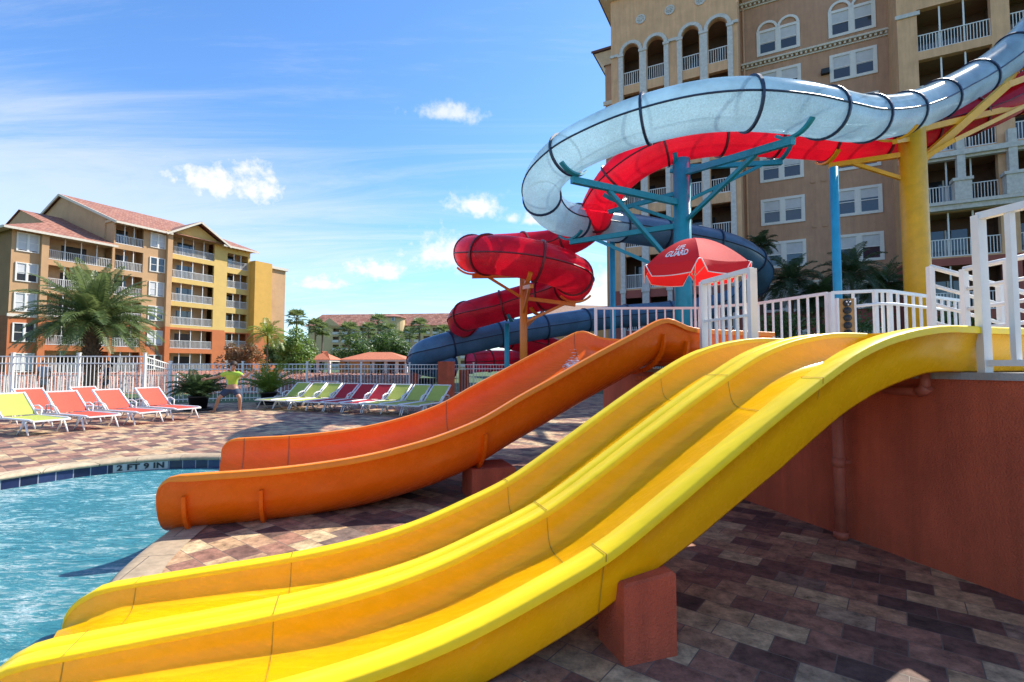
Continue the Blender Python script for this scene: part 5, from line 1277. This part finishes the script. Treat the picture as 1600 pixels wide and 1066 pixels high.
def person(label, loc, rz, pose, shirt, shorts, skin, hair_long=False, sc=1.):
    """pose: joints in metres, facing -Y; x is the person's left-right axis in the picture"""
    t = thing('person', label, 'person', loc, rz); t.scale = (sc,)*3
    p = {k: V(v) for k, v in pose.items()}
    J = {'pelvis':(p['pelvis'],.125,.10),'belly':(p['pelvis'].lerp(p['neck'],.3),.125,.095),'chest':(p['pelvis'].lerp(p['neck'],.72),.155,.105),'neck0':(p['neck'],.065),'neck':(p['neck'].lerp(p['head'],.5),.052),'jaw':(p['head']+V((0,-.02,-.04)),.068,.075),'crown':(p['head']+V((0,.01,.07)),.085,.092),'nose':(p['head']+V(p['look'])*.105+V((0,0,-.01)),.014)}
    E = [('pelvis','belly'),('belly','chest'),('chest','neck0'),('neck0','neck'),('neck','jaw'),('jaw','crown'),('jaw','nose')]
    for s in ('l','r'):
        J['sh'+s] = (p['sh'+s],.062); J['el'+s] = (p['el'+s],.043); J['wr'+s] = (p['wr'+s],.029); d = (p['wr'+s]-p['el'+s]).normalized(); pc_ = p['wr'+s]+d*.07; J['pa'+s] = (pc_,.036,.018)
        J['hip'+s] = (p['pelvis'].lerp(p['kn'+s],.2)+V(((-.06 if p['kn'+s].x < p['pelvis'].x else .06),0,-.02)),.098); J['th'+s] = (p['pelvis'].lerp(p['kn'+s],.55),.082); J['kn'+s] = (p['kn'+s],.056); J['ca'+s] = (p['kn'+s].lerp(p['an'+s],.35)+V((0,.02,0)),.055); J['an'+s] = (p['an'+s],.036); J['he'+s] = (p['an'+s]+V((0,.03,-.05)),.036); J['to'+s] = (p['to'+s],.03,.024)
        E += [('chest','sh'+s),('sh'+s,'el'+s),('el'+s,'wr'+s),('wr'+s,'pa'+s),('pelvis','hip'+s),('hip'+s,'th'+s),('th'+s,'kn'+s),('kn'+s,'ca'+s),('ca'+s,'an'+s),('an'+s,'he'+s),('he'+s,'to'+s)]
        sd_ = d.cross(V((0,1,0)));  sd_ = (sd_ if sd_.length > .1 else V((1,0,0))).normalized()
        for k, (off, l) in enumerate(((-.028,.066),(-.010,.078),(.010,.074),(.028,.058))):
            a = pc_ + d*.035 + sd_*off; J['f%d%s' % (k,s)] = (a,.0095); J['g%d%s' % (k,s)] = (a + d*l*.6 + sd_*off*.3,.0085); J['h%d%s' % (k,s)] = (a + d*l*.95 + sd_*off*.4 + V((0,-.02,-.01)),.007)
            E += [('pa'+s,'f%d%s' % (k,s)),('f%d%s' % (k,s),'g%d%s' % (k,s)),('g%d%s' % (k,s),'h%d%s' % (k,s))]
        J['t0'+s] = (pc_ - d*.01 + sd_*-.045 + V((0,-.012,0)),.0105); J['t1'+s] = (pc_ + d*.03 + sd_*-.068 + V((0,-.02,0)),.009); E += [('pa'+s,'t0'+s),('t0'+s,'t1'+s)]
    skin_body('body', J, E, skin, t, 'pelvis')
    g = .016
    JS = {'waist':(p['pelvis']+V((0,0,-.05)),.142+g,.112+g),'belly':(J['belly'][0],.13+g,.1+g),'chest':(J['chest'][0],.158+g,.108+g),'collar':(p['neck']+V((0,0,-.01)),.075+g)}
    ES = [('waist','belly'),('belly','chest'),('chest','collar')]
    for s in ('l','r'):
        JS['sh'+s] = (p['sh'+s],.068+g); JS['sl'+s] = (p['sh'+s].lerp(p['el'+s],.62),.056+g); ES += [('chest','sh'+s),('sh'+s,'sl'+s)]
    skin_body('shirt', JS, ES, shirt, t, 'chest')
    JB = {'belt':(p['pelvis']+V((0,0,.03)),.13+g,.105+g),'pelvis':(p['pelvis']+V((0,0,-.02)),.132+g,.11+g)}; EB = [('belt','pelvis')]
    for s in ('l','r'):
        JB['hip'+s] = (J['hip'+s][0],.108+g); JB['leg'+s] = (p['pelvis'].lerp(p['kn'+s],.85),.085+g); EB += [('pelvis','hip'+s),('hip'+s,'leg'+s)]
    skin_body('shorts', JB, EB, shorts, t, 'pelvis')
    mb = MB(); hd = p['head']; rows = []
    for i in range(9):
        th_ = PI*.62*i/8; rows.append([hd + V((.103*math.sin(th_)*math.cos(2*PI*k/16), .022+.112*math.sin(th_)*math.sin(2*PI*k/16) - .0, .055+.125*math.cos(th_) + (.05*max(0,-math.sin(2*PI*k/16)) if i > 5 else 0))) for k in range(16)])
    mb.rows(rows, True, True)
    if hair_long: mb.tube([hd+V((0,.1,.05)), hd+V((0,.14,-.06)), hd+V((0,.13,-.22))], [.07,.075,.03], 10)
    mb.build('hair', m_hair, t)
    lk = V(p['look']); sx = lk.cross(V((0,0,1))).normalized()
    for sg in (-1,1):
        mb = MB(); mb.ball(hd + lk*.088 + sx*sg*.033 + V((0,0,.022)), .011, 8); mb.build('eye', m_black, t)
    mb = MB(); mb.tube([hd + lk*.09 + sx*-.024 + V((0,0,-.062)), hd + lk*.096 + V((0,0,-.064)), hd + lk*.09 + sx*.024 + V((0,0,-.062))], .006, 6); mb.build('mouth', mat('lips', (.3,.09,.07), .5), t)
    return t
m_shirt = mat('green and yellow jersey', (.18,.5,.06), .8, 0, 3.2, tint=(.62,.6,.04)); m_navyc = mat('dark blue shorts', (.03,.045,.08), .85, .2)
m_grey = mat('grey shirt', (.35,.36,.42), .85, .15); m_pur = mat('dark shirt', (.05,.045,.09), .85, .15); m_pale = mat('pale shorts', (.4,.38,.36), .85)
throw = dict(pelvis=(0,.05,.74), neck=(.02,-.02,1.24), head=(.06,-.06,1.39), look=(.75,-.66,0), shl=(.2,-.02,1.17), ell=(.42,-.16,1.06), wrl=(.6,-.22,1.2), shr=(-.17,.0,1.18), elr=(-.42,.0,1.07), wrr=(-.66,-.06,1.02), knl=(.3,-.18,.46), anl=(.24,.02,.08), tol=(.3,-.16,.03), knr=(-.32,-.1,.45), anr=(-.5,.06,.08), tor=(-.6,-.1,.03))
x, y = pos(363, 15.9); person('crouching man in a green and yellow jersey and dark shorts with arms spread', (x,y,0), math.radians(8), throw, m_shirt, m_navyc, m_skin, sc=1.05)
stand = dict(pelvis=(0,0,.92), neck=(0,.0,1.45), head=(0,-.02,1.6), look=(-.9,-.4,0), shl=(.19,0,1.38), ell=(.24,.03,1.1), wrl=(.22,-.12,.88), shr=(-.19,0,1.38), elr=(-.25,.02,1.1), wrr=(-.2,-.14,.9), knl=(.1,-.03,.5), anl=(.1,.02,.08), tol=(.12,-.15,.03), knr=(-.1,-.03,.5), anr=(-.1,.02,.08), tor=(-.12,-.15,.03))
x, y = pos(70, 23); person('person in a grey shirt with tied back hair standing behind the tall fence', (x,y,0), .3, stand, m_grey, m_pale, m_skin2, True)
walk = dict(stand); walk.update(look=(.9,-.3,0), knl=(.06,-.16,.5), anl=(.08,-.1,.09), tol=(.1,-.26,.05), anr=(-.1,.2,.1), tor=(-.1,.06,.03))
x, y = pos(168, 23.4); person('dark haired person in a dark shirt walking behind the tall fence', (x,y,0), -.6, walk, m_pur, m_navyc, m_skin2, True, .97)
# ================================================================ far buildings
FH = thing('far_hotel', 'long yellow hotel with red tiled roof and round stair tower far behind the palms', 'hotel building', (-66, 190, 0), math.radians(-6))
def loc(u, z=0): p = at(u, HZ, 190); return p.x + 66
m_croof_far = mat('far roof tile', (.33,.14,.09), .8, .25, .6)
m_fy = mat('pale yellow stucco', (.55,.4,.2), .9, .08, .3); m_fw = mat('far white trim', (.6,.57,.5), .8)
x0, x1 = loc(478), loc(760); zt = zof(510,190)
mb = MB(); ops = []
n = 16
for k in range(n):
    for f in range(5):
        a = x0+10+(x1-x0-12)*k/n
        if loc(606) < a+2 and a < loc(632): continue
        ops.append((a, a+(x1-x0-12)/n-1.1, 1+f*3.1, 3.3+f*3.1))
wall_open(mb, x0, x1, 0, zt, ops, 0, .5); mb.quad((x0,0,0),(x0,0,zt),(x0,18,zt),(x0,18,0)); mb.build('wall', m_fy, FH)
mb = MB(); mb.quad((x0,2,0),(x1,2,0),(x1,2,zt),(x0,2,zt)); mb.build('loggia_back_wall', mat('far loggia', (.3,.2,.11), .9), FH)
for a, b, c, d in ops:
    mb = MB(); mb.bb(a, b, -.35, -.2, c, c+1.0); mb.build('balcony_railing', m_fw, FH)
mb = MB()
ra = [V((x0-1.2,-1.2,zt)), V((x1,-1.2,zt)), V((x1,9,zt+5.6)), V((x0+1,9,zt+5.6)), V((x1,19,zt)), V((x0-1.2,19,zt))]
mb.add(ra, [(0,1,2,3),(3,2,4,5),(0,3,5)]); rf = mb.build('roof', m_tileroof, FH); rf.data.uv_layers.new(name='UVMap')
for poly in rf.data.polygons:
    for li in poly.loop_indices: c = rf.data.vertices[rf.data.loops[li].vertex_index].co; rf.data.uv_layers[0].data[li].uv = (c.x*.35, c.y*.35+c.z*.2)
cx = loc(619); mb = MB(); mb.lathe((cx,-1.5,0), [(4.2,0),(4.2,zt+2.6)], 20, False); st_ = mb.build('stair_tower', m_fy, FH); mb = MB(); mb.lathe((cx,-1.5,0), [(4.1,zt+2.6),(4.8,zt+2.7),(4.8,zt+3.1),(0.1,zt+4.4)], 20, False); mb.build('roof', m_croof_far, st_)
for f in range(6):
    mb = MB(); mb.box((cx+1.2,-5.6,2.2+f*3.3), (1.3,.25,1.7)); wd_ = mb.build('window', m_fw, FH); mb = MB(); mb.box((cx+1.2,-5.74,2.2+f*3.3), (.9,.04,1.3)); mb.build('pane', m_glass, wd_)
mb = MB(); mb.add([(x0+4,-.9,zt-.5),(x0+14,-.9,zt-.5),(x0+9,-.9,zt+3.2)], [(0,1,2)]); mb.build('gable_wall', m_fy, FH)
# clubhouse with hip roofs
CH = thing('clubhouse', 'low ochre clubhouse with orange tiled hip roofs beyond the fence', 'clubhouse', (-15, 58, 0), math.radians(-4))
m_ochre = mat('ochre stucco', (.5,.28,.1), .9, .1); m_croof = mat('orange roof tile', (.48,.15,.07), .8, .2, 5, .8, 12)
cl = lambda u: at(u, HZ, 58).x + 15
def hip(x0, x1, y0, y1, ze, zr):
    m_ = (y1-y0)/2; mb = MB(); mb.add([(x0,y0,ze),(x1,y0,ze),(x1,y1,ze),(x0,y1,ze),(x0+m_,(y0+y1)/2,zr),(x1-m_,(y0+y1)/2,zr)], [(0,1,5,4),(1,2,5),(2,3,4,5),(3,0,4)]); mb.build('roof', m_croof, CH)
    mb = MB(); mb.bb(x0+.1,x1-.1,y0+.1,y1-.1,ze-.22,ze-.02); mb.build('eave_fascia', m_fw, CH)
hip(cl(525), cl(636), 0, 5.4, zof(562,58), zof(549.5,58)); hip(cl(492), cl(531), -3, .6, zof(562,55), zof(548,55))
mb = MB(); wall_open(mb, cl(526), cl(575), 0, zof(563,58)-.15, [(cl(534.5),cl(543),.9,1.9)], .5, .3); mb.quad((cl(526),.5,0),(cl(526),.5,2),(cl(526),5,2),(cl(526),5,0)); mb.quad((cl(575),.5,0),(cl(575),5,0),(cl(575),5,2),(cl(575),.5,2)); mb.build('wall', m_ochre, CH)
mb = MB(); mb.quad((cl(534.5),.75,.9),(cl(543),.75,.9),(cl(543),.75,1.9),(cl(534.5),.75,1.9)); pn_ = mb.build('window_pane', m_glass, CH)
mb = MB(); mb.bb(cl(538.4),cl(539.1),.66,.74,.9,1.9); mb.bb(cl(534.5),cl(538.4),.66,.74,1.36,1.44); mb.bb(cl(539.1),cl(543),.66,.74,1.36,1.44); mb.build('glazing_bar', m_fw, pn_)
for u in (580,600,618,633):
    mb = MB(); mb.bb(cl(u)-.16,cl(u)+.16,.5,.82,0,zof(562,58)-.2); mb.build('porch_post', m_fw, CH)
for u in (494,510,528):
    mb = MB(); mb.bb(cl(u)-.14,cl(u)+.14,-2.8,-2.52,0,zof(562,55)-.2); mb.build('porch_post', m_fw, CH)
mb = MB(); mb.quad((cl(575),4.8,0),(cl(636),4.8,0),(cl(636),4.8,2),(cl(575),4.8,2)); mb.build('rear_wall', m_burg, CH)
# tiled roof line seen beyond the blue tube
LH = thing('low_building', 'low building with grey brown tiled roof beyond the dark blue tube', 'building', (12, 62, 0), math.radians(14))
q0 = at(835,500,62).x-12; q1 = at(1075,480,62).x-12
mb = MB(); mb.bb(q0, q1+6, 0, 12, 0, zof(508,62)); mb.build('wall', m_ltan, LH)
zr = zof(508,62); mb = MB(); mb.add([(q0-.8,-.8,zr),(q1+7,-.8,zr),(q1+3,6,zr+3.2),(q0+5,6,zr+3.2),(q1+7,13,zr),(q0-.8,13,zr)], [(0,1,2,3),(3,2,4,5),(0,3,5),(1,4,2)]); mb.build('roof', mat('grey clay tile', (.27,.16,.11), .85, .3, 3, .8, 10), LH)
